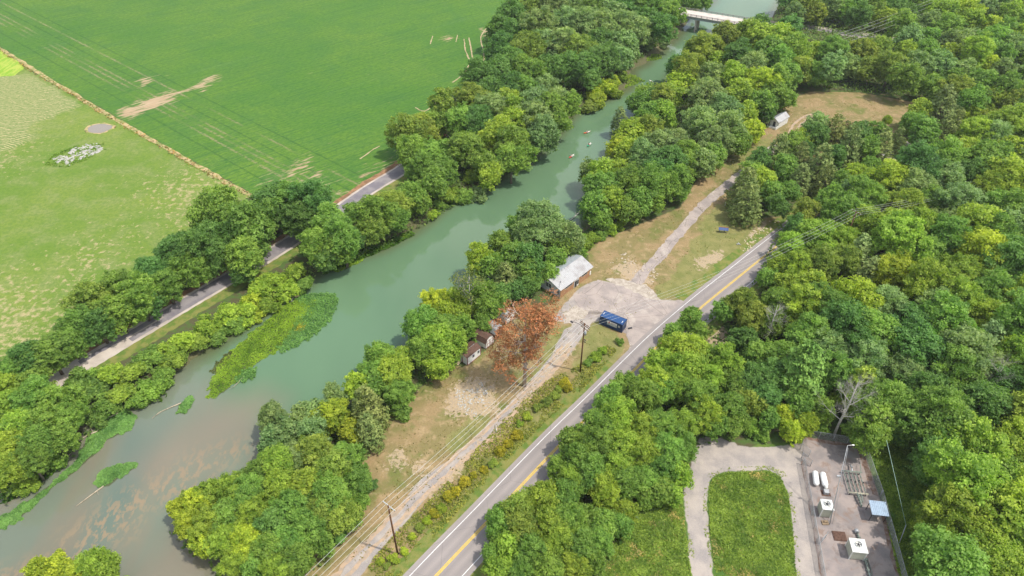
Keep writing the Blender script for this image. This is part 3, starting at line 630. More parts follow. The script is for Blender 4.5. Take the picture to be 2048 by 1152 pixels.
zone("between pasture and country road", "the pasture's top corner", "25,742,34,m 62,718,40,d 103,712,40,m 140,684,36,m 166,652,38,m 192,606,44,o 198,652,36,d 238,580,42,m 236,626,40,m 278,594,40,m 292,608,34,d 306,545,38,d 333,572,36,m 354,505,42,d 380,538,38,m 405,500,44,d 404,545,24,m 430,526,28,m 542,415,46,d 583,405,46,m 600,440,40,d 625,408,42,d", markpt=(505, 392))
zone("arching over the country road", "the crop field corner", "445,430,56,m,L 440,478,46,d,R 500,455,56,m,L 488,512,44,m,R 482,545,26,d,R", markpt=(505, 392))
zone("between country road and river", "the crop field", "634,492,40,m 662,452,46,m 650,515,28,d 684,475,40,m 668,500,34,m 712,440,36,m 748,428,36,m 742,460,30,o 782,412,36,o 797,436,26,m 818,396,32,m 838,404,22,m 707,480,26,d", markpt=(700, 350))
zone("in the riverside hedge row", "the big arching trees", "156,758,30,m 194,755,28,m 232,748,30,b 268,738,30,b 295,714,28,m 174,776,32,m 208,800,30,m 187,824,24,m 243,775,32,b 271,792,24,m 297,766,28,m 318,745,24,m 330,703,28,b 347,713,24,b 368,680,28,b 391,677,26,b 415,650,28,b 427,662,24,m 448,625,27,b 461,638,25,m 479,618,28,b 500,597,26,y 502,619,22,y 524,573,26,b 536,597,25,b 552,556,26,b 570,570,25,b 590,538,26,b 606,556,22,m", kind='bush', markpt=(600, 500))
zone("at the bend below the pale road", "the road end", "20,778,34,b 66,770,34,m 28,815,42,b 72,798,42,m 115,808,40,m 45,852,42,b 92,845,40,m 135,838,34,m 25,895,42,b 76,885,40,m 122,876,34,m 20,940,36,b 60,922,36,m 42,958,26,b,bush 95,915,24,m,bush", markpt=(120, 770))
zone("on the near bank at the bottom edge", "the river", "82,1140,30,y,F 118,1134,30,y,R 190,1130,36,b,R 153,1150,30,y,R 215,1142,28,b,R 246,1150,12,b,bush", markpt=(250, 1060))
zone("beside the crop field", "the road bend", "816,268,40,o 845,262,36,o 886,214,30,o,T 873,248,28,m 827,306,38,m 860,314,36,m 846,344,36,m 865,368,32,m 893,310,30,m 945,203,36,o 921,243,34,m 976,190,32,d 962,158,38,d 998,148,34,d 1001,106,36,d 1001,64,32,d 1022,34,36,d 1050,18,36,o", markpt=(800, 345))
zone("on the far bank opposite the sheds", "the leaning willow", "886,344,32,m 929,298,40,m 955,245,34,d 983,222,38,s 1014,208,34,b 997,274,40,b 1022,288,38,m 1034,250,34,b 1028,222,30,b 1067,212,38,s 1070,244,38,s 1098,222,36,m 1088,266,32,s 1115,207,32,p 1112,240,28,m 1137,210,26,m 1022,320,34,m 1044,302,26,m 1080,280,26,s 973,332,30,m 980,352,26,b 945,348,20,b,bush 900,378,24,b,bush 952,378,20,s,bush 930,382,20,m,bush 880,400,14,m,bush 865,420,14,b,bush", markpt=(1205, 174))
zone("in the riverside wood below the bridge", "the bridge", "1018,178,32,d 1050,180,28,m 1091,176,28,p 1018,132,36,d 1025,76,34,d 1053,106,38,o 1046,142,34,m 1077,60,38,s 1087,92,34,s 1067,148,34,m 1100,145,32,d 1108,18,38,s 1129,52,38,s 1143,22,36,s 1129,92,36,s 1131,140,36,d 1153,106,34,o 1171,140,36,d 1171,54,38,s 1192,22,36,m 1206,62,38,s 1195,92,34,d 1204,126,36,d 1219,36,34,s 1240,22,34,d 1254,54,34,s 1248,92,30,s 1242,118,26,s 1278,68,30,s 1276,22,30,m 1289,46,30,d 1308,26,30,m 1325,60,28,d 1337,30,30,m 1296,92,15,s,bush 1330,80,12,s,bush 1376,5,22,m 1408,4,18,m", markpt=(1353, 25))
zone("leaning over the river from its island", "the bridge", "1203,172,26,y,bush 1190,190,22,y,bush 1180,205,18,o,bush 1222,160,20,y,bush 1232,178,14,o,bush 1244,150,14,b,bush", markpt=(1353, 25))
zone("beside the white-roofed building", "the building's gable end", "1081,444,48,s 1102,462,42,s 1062,474,40,s 1040,452,28,m 1136,478,32,s 1001,488,28,m 962,522,34,y 984,536,32,m 1026,516,34,m 1060,522,34,d 1011,560,30,c 1054,545,32,m 1056,570,24,d 1034,578,24,d 1094,544,22,m 1112,516,26,m 1119,494,30,m 1150,500,22,m,bush 1158,478,18,m,bush 1171,486,16,b,bush 1187,474,14,b,bush 1200,468,14,m,bush 1219,458,14,b,bush 1240,450,13,b,bush 1135,508,15,m,bush", markpt=(1100, 580))
zone("on the bank beside the white sheds", "the orange tree", "872,606,32,y 892,626,28,y 938,612,22,y 922,632,26,b 962,595,32,m 984,612,26,m 1000,590,26,d 915,596,24,b 844,650,38,m 893,658,34,m 872,684,38,b 912,680,26,b 928,655,28,m 916,692,24,b 846,704,34,m 886,708,30,b 872,736,24,b 965,645,20,m 968,634,16,d", markpt=(1045, 655))
zone("on the bank below the sheds", "the shed steps", "765,718,36,m 750,746,32,m 790,750,40,b 803,716,26,b 798,786,34,m 801,820,22,m,bush 757,770,32,m 714,776,30,y 670,798,28,s 735,818,42,c 736,862,34,c 662,836,34,y 702,862,28,y 632,830,32,s 606,832,28,s 625,868,32,s 546,838,34,s 575,868,34,s 546,882,30,s 534,900,20,d", markpt=(930, 740))
zone("in the clump beside the gravel track", "the lower utility pole", "560,926,42,b,R 522,945,36,m,R 594,918,36,s 634,910,42,o,R 664,942,42,o,R 690,915,36,m 612,975,44,b,R 566,975,40,b,R 662,992,46,m,R 500,985,40,m,F 462,982,38,b,F 425,990,34,b,F 400,1012,34,y,F 380,998,22,o 357,1018,24,y,F 380,1046,34,y,F 422,1048,40,b,F 464,1032,42,m,R 506,1030,40,b,F 412,1085,32,y,F 452,1084,38,b,F 494,1086,38,y,F 548,1050,42,d,R 585,1018,42,m,R 540,1096,38,m,R 475,1120,34,b,F 505,1130,30,m 575,1084,40,m,R 610,1050,42,m,R 645,1026,40,o,R 680,1030,38,o,R 592,1120,36,m 556,1138,34,b 640,1084,30,m 715,962,34,m,R 738,968,18,d,bush 720,1000,22,m 700,1034,26,m 670,1066,24,d,bush", markpt=(780, 1050))
zone("in the wood above the dry lawn", "the white cabin", "1452,72,28,o 1494,66,30,b 1518,58,26,d 1519,76,32,b 1406,100,32,o 1436,112,28,o 1384,108,26,o 1360,132,26,d 1375,146,32,o 1362,168,28,y 1415,158,32,s 1441,127,28,b 1475,114,32,d 1502,140,34,s 1467,158,34,b 1519,172,34,y 1406,190,34,s 1476,192,34,b 1536,106,30,m 1562,122,30,m 1574,150,30,m 1576,64,32,d 1588,96,30,m 1555,160,30,m 1336,195,28,b 1322,232,30,b 1417,200,38,s 1446,222,36,s 1399,250,40,s,F 1457,258,32,s 1490,228,28,b 1504,262,24,y 1519,208,30,m 1550,192,28,m 1575,198,20,m 1534,226,20,d 1475,286,28,m 1431,288,34,s 1402,326,30,s 1428,312,26,m", markpt=(1558, 242))
zone("on the bank below the paved track", "the paved track", "1366,158,28,o 1290,192,24,m 1308,198,24,d 1324,198,26,o 1278,208,26,m 1300,232,30,m 1240,242,20,c 1262,272,32,y 1235,297,26,y 1296,262,32,o 1282,314,36,s 1254,306,30,b 1322,295,34,s 1347,288,36,s 1373,316,36,m 1337,330,38,d 1180,344,26,p 1206,348,34,b 1233,348,32,b 1206,378,34,m 1257,366,36,m 1296,368,36,m 1322,352,30,d 1324,372,36,m 1355,358,28,m 1360,386,18,m 1192,412,32,m 1222,408,34,b 1256,420,28,m 1276,402,30,m 1310,406,22,m 1200,440,22,m", markpt=(1480, 355))
zone("below the upper clearing", "the white cabin", "1632,252,24,p 1669,263,26,c 1629,272,28,d 1698,292,30,c 1690,265,18,c 1720,272,26,d 1757,267,22,m 1762,292,26,c 1775,240,10,y 1738,296,26,m 1585,290,26,m 1604,280,22,b 1556,304,26,c 1570,338,28,m 1599,322,26,c 1519,322,26,d 1640,330,32,c 1670,312,24,d 1651,366,26,c 1504,352,28,m 1490,378,34,c 1526,366,30,b 1494,406,34,c 1556,412,24,d 1545,384,26,m 1600,360,26,c 1580,385,24,m 1610,302,20,d", markpt=(1558, 242))
zone("beside the rocky road cut", "the rocks", "1838,228,28,b 1826,246,24,m 1846,266,30,m 1881,222,34,c 1892,258,24,c 1797,276,16,c 1943,208,30,m 1943,236,22,y 1976,240,24,o 1912,245,20,c 1800,295,14,c 1860,295,14,d", markpt=(1900, 280))
zone("along the road beside the yellow line", "the road bend", "1610,425,28,o 1650,404,22,m 1629,478,44,b,F 1586,492,34,b,F 1676,482,36,b,F 1556,535,28,b 1537,556,22,m 1594,535,36,b,F 1640,528,38,o,F 1690,520,34,o,F 1720,502,32,p,P 1738,545,30,p,P 1712,458,22,p,P 1665,394,26,m 1702,384,28,s 1736,364,27,b 1724,400,28,m 1690,420,26,s 1680,366,26,m 1712,350,26,b 1744,335,22,m 1592,454,22,d 1575,572,30,b 1621,572,32,b 1484,608,34,o 1448,622,24,m 1506,638,34,o 1382,638,24,m 1346,664,20,m 1400,662,18,m 1370,652,16,m 1556,608,36,m 1548,645,34,m", markpt=(1560, 490))
zone("in the clump over the highway", "the blue container", "1352,702,40,b 1389,703,36,b 1324,728,34,b 1374,740,42,b 1420,718,32,m 1453,733,36,b 1420,762,36,b 1464,769,34,m 1316,768,38,b 1356,772,38,b 1396,796,36,m 1490,682,28,d 1222,796,32,m 1254,776,34,m 1283,790,36,m 1322,784,34,m 1192,855,36,m 1236,840,38,b 1144,882,32,m 1192,893,42,m 1278,858,38,b 1242,893,40,b 1288,908,40,b 1322,856,38,m 1360,850,36,b 1410,828,38,b 1457,820,36,m 1430,850,28,m 1470,850,26,m 1494,808,30,o 1336,900,36,m 1370,896,28,m 1322,938,36,m 1355,948,30,b", markpt=(1226, 640))
zone("in the clump beside the lower highway", "the road's bottom end", "1116,935,26,m,R 1156,920,38,m,R 1232,934,38,b,R 1184,947,40,m,R 1140,962,34,b,R 1208,980,38,b,R 1254,968,38,m,R 1288,960,32,m,R 1038,1018,40,o,R 1086,1004,42,b,R 1128,996,38,m,R 1000,1046,34,m,R 1044,1056,42,o,R 1094,1048,42,b,R 1136,1042,38,m,R 1168,1036,32,m,R 994,1084,20,m,R 1018,1094,34,b,R 984,1112,24,m,R 1062,1100,40,m,R 1114,1092,42,b,R 1162,1092,38,m,R 1196,1084,32,m,R 1208,1046,32,m,R 1240,1050,26,m,R 1250,1022,26,b,R 1000,1138,30,b,R 1046,1142,34,m,R 1094,1138,38,m,R 1146,1136,36,b,R 1188,1122,26,m,R 1318,986,28,m 1345,988,22,b 1290,1000,20,m", markpt=(900, 1150))
zone("behind the gravel loop", "the fence corner", "1585,862,24,y 1612,848,24,y 1570,828,22,y 1534,798,32,d 1600,806,32,m 1538,838,24,m 1643,820,28,m 1500,850,24,m,bush 1520,864,18,m,bush 1640,850,20,m,bush 1500,760,36,d 1540,752,38,d 1590,762,38,m 1560,715,38,m 1520,712,34,m", markpt=(1608, 880))

def scatter(phrase, mark, markpt, poly, rpx, tones, n, seed, kinds=None, gap=1.08):
    """fill a wood whose crowns show inside the photo outline poly"""
    rr = random.Random(seed); pl = [tuple(map(float, q.split(','))) for q in poly.split()]; xs = [p[0] for p in pl]; ys = [p[1] for p in pl]
    A = np.array(pl); got = []
    for _ in range(6000):
        if len(got) >= n: break
        x, y = rr.uniform(min(xs), max(xs)), rr.uniform(min(ys), max(ys))
        if sdist(np.array([[x, y]]), A)[0] < 0: continue
        r = rpx * (0.62 + 0.5 * y / 1152) * rr.uniform(.82, 1.2)
        if any(math.hypot(x - a, (y - b) * 1.15) < (r + c_) * 0.5 * gap for a, b, c_ in got): continue
        got.append((x, y, r))
    spec = ' '.join(f"{x:.0f},{y:.0f},{r:.0f},{rr.choice(tones)}" + (',P' if rr.random() < (kinds or 0) else '') for x, y, r in got)
    zone(phrase, mark, spec, markpt=markpt)
scatter("in the wood beyond the clearing", "the bridge", (1560, 46), "1545,75 1600,90 1720,100 1790,96 1880,20 2060,-10 2070,215 1960,200 1880,185 1820,160 1740,146 1670,142 1610,150 1590,150 1600,130", 44, "bmmosybpmb", 60, 1)
scatter("in the wood by the distant road", "the bridge", (1560, 46), "1560,-5 1850,-20 2060,-40 2060,10 1860,25 1800,60 1720,48 1640,30 1590,35", 38, "dmdosb", 30, 2)
scatter("in the wood beyond the highway", "the rocks", (1900, 280), "1660,420 1720,385 1800,330 1880,305 1960,260 2010,235 2070,225 2070,470 1900,480 1760,470 1700,440", 54, "msbsmpdb", 42, 4)
scatter("in the middle hillside wood", "the big bare tree", (1690, 780), "1760,480 2070,470 2070,720 1900,720 1760,640 1600,660 1590,620 1660,590 1760,560", 58, "bmmssbydbm", 44, 5, 0.05)
scatter("in the wood behind the yard", "the big bare tree", (1690, 780), "1580,660 1760,650 1900,730 2070,720 2070,850 1850,830 1740,850 1720,790 1650,760 1600,740", 56, "mbmdsm", 30, 6, 0.08)
scatter("in the wood right of the yard", "the metal canopy", (1755, 1010), "1875,840 2070,850 2070,1165 1870,1165 1870,1100 1900,1040 1880,960", 62, "bbmmbdy", 30, 7, 0.03)
scatter("at the yard's back fence", "the metal canopy", (1755, 1010), "1700,845 1850,835 1850,860 1790,880 1720,868", 34, "mmd", 6, 8)
# ---------------------------------------------------------------- individual trees, and the small far rest as one mass
def lod_mass(items):
    g = np.random.default_rng(3); VV, TT, CC = [], [], []; src = {}
    for it in items:
        root = it[0]; cr = root.children[0]; me = cr.data
        if me.name not in src:
            n = len(me.polygons); co = np.empty(n * 12, np.float32); me.vertices.foreach_get("co", co); ti = np.empty(n * 4, np.float32); me.attributes["tint"].data.foreach_get("value", ti)
            src[me.name] = (co.reshape(-1, 4, 3), ti.reshape(-1, 4))
        co, ti = src[me.name]; sel = g.random(len(co)) < 0.36; q = co[sel]; c = q.mean(1, keepdims=True); q = c + (q - c) * 1.55
        M = np.array(Matrix.LocRotScale(root.location + cr.location, root.rotation_euler, cr.scale)); VV.append((q.reshape(-1, 3) @ M[:3, :3].T + M[:3, 3])); TT.append(ti[sel].ravel())
        CC.append(np.tile(np.array(cr.color[:]), (sel.sum() * 4, 1)))
        for ch in list(root.children): bpy.data.objects.remove(ch)
        bpy.data.objects.remove(root)
    V = np.concatenate(VV); n = len(V) // 4; me = bpy.data.meshes.new("distant_treetops"); me.vertices.add(4 * n); me.vertices.foreach_set("co", V.ravel().astype(np.float32))
    me.loops.add(4 * n); me.loops.foreach_set("vertex_index", np.arange(4 * n, dtype=np.int32)); me.polygons.add(n); me.polygons.foreach_set("loop_start", np.arange(n, dtype=np.int32) * 4)
    a = me.attributes.new("tint", 'FLOAT', 'POINT'); a.data.foreach_set("value", np.concatenate(TT))
    a = me.attributes.new("crown_color", 'FLOAT_COLOR', 'POINT'); a.data.foreach_set("color", np.concatenate(CC).ravel().astype(np.float32))
    m = leaf_mat("leaves_far"); nt = m.node_tree; at_ = nt.nodes.new("ShaderNodeAttribute"); at_.attribute_name = "crown_color"
    oi = next(n_ for n_ in nt.nodes if n_.type == 'OBJECT_INFO')
    for lk in list(nt.links):
        if lk.from_node == oi: nt.links.new(at_.outputs["Color"], lk.to_socket)
    me.materials.append(m); me.update(); o = link("distant_treetops", me)
    tag(o, "mass of small and far treetops filling the woods between the larger trees", "woodland", kind='stuff')
bpy.context.view_layer.update()
broad = [it for it in REG if it[3] == 'tree']
cp_ = Vector((0, 0, CAM_H))
def show(it): return it[0].children[0].scale[0] * ppm(it[1])
broad.sort(key=lambda it: -show(it)); rest = broad[300:]
rs = set(id(it[0]) for it in rest)
# keep the planting dense enough to read as woods, but every large crown is its own tree
REG = [it for it in REG if it[3] != 'tree' or id(it[0]) not in rs]
lod_mass(rest); finish_labels()
print("TREES", len(broad), "individual", len(REG))

# ---------------------------------------------------------------- bare and dying trees
def branches(seed, H, spread, depth=4, n0=7, up=.55, start=.3):
    g = random.Random(seed); m = MB(); tips = []
    def grow(p, d, L, r, lv):
        pts = [p]; q = Vector(p); dd = Vector(d)
        for _ in range(3):
            dd = (dd + Vector((g.uniform(-.18, .18), g.uniform(-.18, .18), g.uniform(-.02, .16)))).normalized(); q = q + dd * L / 3; pts.append(q.copy())
        m.tube(pts, [r, r * .8, r * .6, r * .35], 5 if lv < 2 else 3, cap=False)
        if lv >= depth: tips.append(q); return
        for _ in range(3 if lv < depth - 1 else 2):
            a = g.uniform(0, 6.28); side = dd.cross(Vector((math.cos(a), math.sin(a), .3))).normalized()
            base = pts[g.choice([1, 2, 3])]; grow(base, (dd * .75 + side * g.uniform(.4, .85)).normalized(), L * g.uniform(.55, .75), r * .5, lv + 1)
        grow(q, dd, L * .6, r * .4, lv + 1)
    m.tube([(0, 0, 0), (.1, .1, H * .3), (-.1, .1, H * .6), (.1, 0, H * .95)], [H * .018, H * .014, H * .010, H * .003], 8)
    for i in range(n0):
        z = H * (start + (1 - start) * .85 * i / n0); a = i * 2.4 + g.uniform(-.4, .4)
        grow(Vector((0, 0, z)), Vector((math.cos(a), math.sin(a), up + .5 * i / n0)).normalized(), spread * (1 - .35 * i / n0), H * .0065, 1)
    return m, tips
def bare_tree(x, y, H, spread, label, seed, mat=M_DEAD, n0=8):
    p = at(x, y); m, tips = branches(seed, H, spread, 5, n0); root = empty('bare_tree', (p.x, p.y, gz(p.x, p.y)), seed)
    m.build('branches', mat, root); tag(root, label, 'bare tree'); return root
bare_tree(1667, 872, 17, 3.6, "large dead grey tree with spreading bare branches behind the fenced yard's back fence", 3, n0=9)
bare_tree(1958, 808, 12, 3.2, "smaller dead tree with pinkish bare twigs among green crowns, right of the big bare tree", 5)
bare_tree(1530, 690, 13, 2.4, "pale bare treetop poking out of the green wood beside the highway", 8)
# half-bare sycamore by the river, living leaves on pale limbs
p = at(942, 640); m, tips = branches(11, 14, 3.3, 3, 8); root = empty('half_bare_tree', (p.x, p.y, gz(p.x, p.y)))
m.build('branches', M_DEAD, root); tag(root, "half-bare tree with pale white limbs and thin leaves above the white sheds", "sycamore tree")
g = np.random.default_rng(5); tp = np.array([t[:] for t in tips]); tp = np.repeat(tp[tp[:, 2] > 6], 9, 0); P = tp + g.normal(size=tp.shape) * .55
me = leaf_mesh("foliage", P, unit(g.normal(size=P.shape) + [0, 0, 1.2]), .34, g.random(len(P)), M_LEAF, g); o = link('foliage', me, root); o.color = (.17, .22, .07, 1)
# big bald cypress gone orange
def dying_tree():
    p = at(1049, 772); H = 24.0; m, tips = branches(21, H, 4.4, 3, 13, .35, .22); root = empty('dying_tree', (p.x, p.y, 0))
    m.build('branches', paint("pinkish_bark", (0.50, 0.41, 0.35), .85, .1, wear=.3, scale=3), root)
    g = np.random.default_rng(9); L, rad = [], []
    def lob(dx, z, r, n=1):
        for _ in range(n): L.append((dx * .9 - .5 + g.normal() * .6, g.normal() * 1.7, z + g.normal() * .5)); rad.append(r * g.uniform(.75, 1.15))
    for dx, z, r, n in ((6.2, 21.8, 1.7, 4), (4.6, 20.2, 1.8, 5), (3.4, 21.8, 1.6, 4), (.6, 22.6, 1.6, 5), (1.8, 19.6, 1.9, 4), (-2.2, 21.2, 1.5, 4), (-3.8, 18.8, 1.5, 4), (-5.2, 16.6, 1.3, 4), (-5.4, 13.6, 1.3, 3),
                        (-2.2, 16.6, 1.3, 2), (2.0, 16.6, 1.7, 4), (4.2, 17.2, 1.6, 3), (5.4, 19.0, 1.4, 3), (-2.4, 12.6, 1.6, 4), (.8, 12.8, 1.8, 4), (3.0, 13.2, 1.5, 3), (-6.4, 10.4, 1.3, 3), (-4.6, 8.6, 1.4, 4), (-7.2, 7.6, 1.2, 3),
                        (-1.0, 9.4, 1.5, 4), (1.2, 9.0, 1.4, 4), (-2.6, 6.6, 1.1, 3), (.6, 6.2, 1.1, 3), (2.4, 10.6, 1.2, 3), (-4.0, 5.6, 1.0, 2)): lob(dx, z, r, n)
    P, N, T = lobes_to_leaves(np.array(L), np.array(rad), g.random(len(L)), 26000, g, .1, .8, .3, .5, 7, .22)
    keep = g.random(len(P)) < .74
    o = link('foliage', leaf_mesh("rust_foliage", P[keep], N[keep], .19, T[keep], M_NEEDLE, g, 1.8), root); o.color = (.37, .165, .085, 1)
    tag(root, "tall dying cypress with rust-orange foliage beside the gravel track and sheds", "dying tree")
dying_tree()

# ---------------------------------------------------------------- ground cover that nobody could count
def in_polys(n, polys, seed, z=0):
    g = np.random.default_rng(seed); ps = [wpoly(p, z) for p in polys]; out = []; area = []
    for p in ps:
        q = np.array([v[:2] for v in p]); area.append(abs(np.sum(q[:, 0] * np.roll(q[:, 1], -1) - q[:, 1] * np.roll(q[:, 0], -1))) / 2)
    for p, a in zip(ps, area):
        q = np.array([v[:2] for v in p]); m = int(n * a / sum(area)); lo, hi = q.min(0), q.max(0); c = g.uniform(lo, hi, (int(m * 3.5) + 50, 2)); c = c[sdist(c, p) > 0][:m]; out.append(c)
    return np.concatenate(out), g
def cover(name, label, polys, n, size, h, color, seed, clump=0.25, mat=None, thr=0.0, kind='stuff', zoff=0.0, aspect=1.6, cat=None):
    P2, g = in_polys(n, polys, seed); k = vnoise(P2, clump, seed + 3) * .6 + vnoise(P2, clump * 3.1, seed) * .4; P2 = P2[k > thr]; k = k[k > thr]
    z = np.maximum(terrain_z(P2), WZ) + zoff + np.clip((k - thr) * 1.4, .08, 1) * h * g.uniform(.15, 1, len(P2)); P = np.column_stack([P2, z])
    N = unit(g.normal(size=P.shape) * .55 + [0, 0, .8]); me = leaf_mesh(name, P, N, size, g.random(len(P)) * .6 + (k - .3) * .6, mat or M_LEAF, g, aspect)
    o = link(name, me); o.color = (*color, 1); tag(o, label, cat or 'undergrowth', kind=kind); return o
cover('undergrowth', "low shrubs and saplings filling the floor of the woods", [
    "0,1010 120,930 210,840 330,790 330,740 130,790 0,800", "600,560 740,500 860,440 960,370 1120,260 1200,180 1330,80 1345,0 1020,0 960,120 860,240 820,400 640,500",
    "1340,170 1540,60 1560,0 2060,-40 2060,215 1860,200 1700,185 1600,170 1560,240 1400,350 1240,440 1190,400 1260,290",
    "330,1060 440,1160 640,1160 720,1010 740,900 830,800 900,740 960,620 1100,560 1120,500 1080,500 880,650 620,870 540,930",
    "1560,450 1700,380 2070,230 2070,860 1850,860 1840,1180 2070,1180 2070,820 1600,860 1500,830 1440,870 1330,960 1200,1150 1000,1150 1330,700 1500,580"],
    70000, .62, 2.4, (.150, .240, .070), 1, .18)
cover('meadow_grass', "rank green grass and weeds round the gravel loop", ["1425,958 1452,946 1540,943 1562,955 1576,990 1584,1050 1594,1170 1436,1170 1420,1060 1418,990", "1205,1165 1225,1090 1300,1010 1362,985 1370,1060 1385,1165", "1745,892 1830,885 1870,960 1880,1165 1800,1165 1765,1010"],
      60000, .22, .45, (.235, .350, .070), 2, .35, aspect=2.4, thr=.22)
cover('roadside_weeds', "strip of green and golden weeds between the gravel track and the highway", ["700,1180 770,1090 850,1010 930,925 1010,835 1090,765 1150,735 1215,690 1235,700 1170,775 1090,845 1010,925 930,1010 850,1095 790,1165"],
      24000, .24, 1.3, (.300, .330, .080), 4, .35, thr=.36)
cover('lawn_tufts', "sparse tufts of dry grass over the mown strip", ["760,890 900,740 1060,640 1240,480 1400,400 1480,300 1600,200 1800,200 1760,260 1600,330 1500,460 1330,580 1100,780 900,980 740,1110 700,1130"],
      16000, .26, .10, (.20, .185, .07), 6, .3, thr=.42)
cover('field_edge_weeds', "brown dry weeds along the ditch between the pasture and the crop field", ["-30,78 0,98 60,136 130,176 226,234 330,292 420,343 505,390 498,396 410,349 322,298 220,241 124,182 52,140 -6,102 -34,84"],
      9000, .45, .7, (.34, .24, .10), 8, .3)
cover('meadow_flowers', "low green weeds at the foot of the riverside hedge", ["640,545 700,520 780,487 830,462 818,455 760,478 700,500 650,528", "868,392 900,380 905,405 870,420", "0,1000 0,965 60,945 115,930 60,968"], 5000, .35, .7, (.085, .19, .025), 9, .5)

cover('stray_grass', "loose grass creeping out over the edge of the gravel loop", ["1412,948 1450,934 1545,932 1575,948 1588,985 1592,1050 1604,1165 1426,1165 1408,1060 1406,990", "1200,1165 1215,1090 1290,1000 1372,975 1382,1060 1396,1165"], 16000, .2, .25, (.26, .34, .08), 14, .9, thr=.52)
cover('dry_grass_patches', "straw-coloured dry grass in the rough round the gravel loop", ["1425,958 1452,946 1540,943 1562,955 1576,990 1584,1050 1594,1170 1436,1170 1420,1060 1418,990", "1205,1165 1225,1090 1300,1010 1362,985 1370,1060 1385,1165"], 15000, .2, .75, (.42, .38, .16), 15, .22, thr=.56, aspect=2.4)
# ---------------------------------------------------------------- weed islands in the river
def island(label, poly, color, seed, n, h=.9, edge=None, eh=.35, size=.30):
    p = wpoly(poly, WZ); c = sum(p, Vector()) / len(p); root = empty('weed_island', (c.x, c.y, WZ)); g = np.random.default_rng(seed); q = np.array([v[:2] for v in p]); lo, hi = q.min(0), q.max(0)
    base = [Vector((v.x - c.x, v.y - c.y, 0.03)) for v in p]; rag = ragged([Vector((v.x, v.y, 0)) for v in base], .25, .8, seed)
    m = MB(); vs = [(v.x * .95, v.y * .95, .04) for v in rag]; m.add(vs, [tuple(range(len(vs)))]); mt = NT("island_mud", .9); mt.base((.07, .085, .035)); m.build('mud_bank', mt.m, root)
    C = g.uniform(lo, hi, (n * 4, 2)); d = sdist(C, p) + (vnoise(C, .9, seed) - .5) * 1.3; ok = d > 0; C = C[ok][:n]; d = d[ok][:n]
    k = vnoise(C, .6, seed + 1); z = (0.1 + h * np.clip(d / 2.2, .12, 1) * (.45 + .55 * k)) * g.uniform(.3, 1, len(C)); P = np.column_stack([C - [c.x, c.y], z])
    o = link('weeds', leaf_mesh("weeds", P, unit(g.normal(size=P.shape) * .3 + [0, 0, 1]), size, g.random(len(P)) * .5 + k * .5, M_LEAF, g, 2.0), root); o.color = (*color, 1)
    tag(root, label, 'weed island'); return root, p, c
YG, TG = (.225, .370, .040), (.175, .350, .110)
r0, p0, c0 = island("large bright green weed island in mid river, widest of the islands", "412,797 418,772 430,742 448,716 466,700 492,676 522,650 555,622 586,602 612,596 640,600 628,628 614,652 582,680 550,704 518,726 486,750 466,768 450,784 430,797", YG, 1, 13000, .45, size=.22)
def fringe(root, c, poly, color, seed, n, name='weed_fringe', h=.45):
    p = wpoly(poly, WZ); g = np.random.default_rng(seed); q = np.array([v[:2] for v in p]); C = g.uniform(q.min(0), q.max(0), (n * 9, 2)); d = sdist(C, p) + (vnoise(C, 1.3, seed) - .5) * 1.4; C = C[d > 0][:n * 2]
    P = np.column_stack([C - [c.x, c.y], g.uniform(.08, h, len(C)) * (.5 + vnoise(C, 1.1, seed))]); o = link(name, leaf_mesh(name, P, unit(g.normal(size=P.shape) * .4 + [0, 0, .9]), .20, g.random(len(P)), M_LEAF, g, 1.7), root); o.color = (*color, 1)
fringe(r0, c0, "585,600 610,590 640,586 668,588 679,600 672,622 655,650 630,672 600,690 580,700 560,708 555,695 568,684 588,655 600,628 606,606", TG, 2, 5200)
fringe(r0, c0, "490,740 515,735 512,752 485,768 470,760", TG, 3, 700); fringe(r0, c0, "420,740 445,715 470,700 462,720 440,745 425,750", (.12, .15, .05), 4, 500, h=.2)
fringe(r0, c0, "583,652 600,645 612,652 604,666 588,666", (.42, .42, .05), 5, 500, 'yellow_flowers', .45)
island("long narrow weed island at the left edge below the bend, ending beside driftwood", "-30,1075 -20,1050 30,1020 80,985 120,955 150,930 160,905 175,880 200,850 225,830 250,815 262,825 272,842 262,858 240,868 215,880 195,905 170,925 150,945 120,965 90,990 60,1020 30,1048 0,1062", TG, 6, 14000, .4, size=.22)
island("small teardrop weed island with a log leading from its tip", "187,967 195,948 215,935 245,926 270,925 274,932 262,942 240,955 218,972 200,975", TG, 7, 2800, .5, size=.22)
island("tiny weed clump on a snag below the big island", "353,828 360,810 375,797 384,792 386,805 380,818 368,828", TG, 8, 600, .6)
island("flat weed bed along the far bank above the big island", "658,535 675,520 700,508 722,498 740,488 770,478 800,466 825,456 820,474 790,484 770,495 745,508 715,525 690,540 670,544", YG, 9, 5200, .4, size=.25)
island("grassy green point at the river's mouth of the side channel", "1190,192 1215,170 1235,150 1245,143 1268,150 1290,162 1262,172 1235,182 1210,192", YG, 10, 2600, .7)
island("green sandbar spit on the bend below the bridge", "1288,118 1292,108 1305,104 1318,110 1326,116 1310,121 1295,122", YG, 11, 900, .6)
island("ragged weed bed round the fallen branches beside the dark inlet", "852,430 865,405 880,392 905,385 915,392 905,402 885,412 880,430 865,440", YG, 12, 1500, .9)
island("thin weed raft at the left edge under the bend trees", "-20,992 20,965 50,955 78,944 86,950 60,970 30,990 -10,1006", TG, 13, 1300, .6)

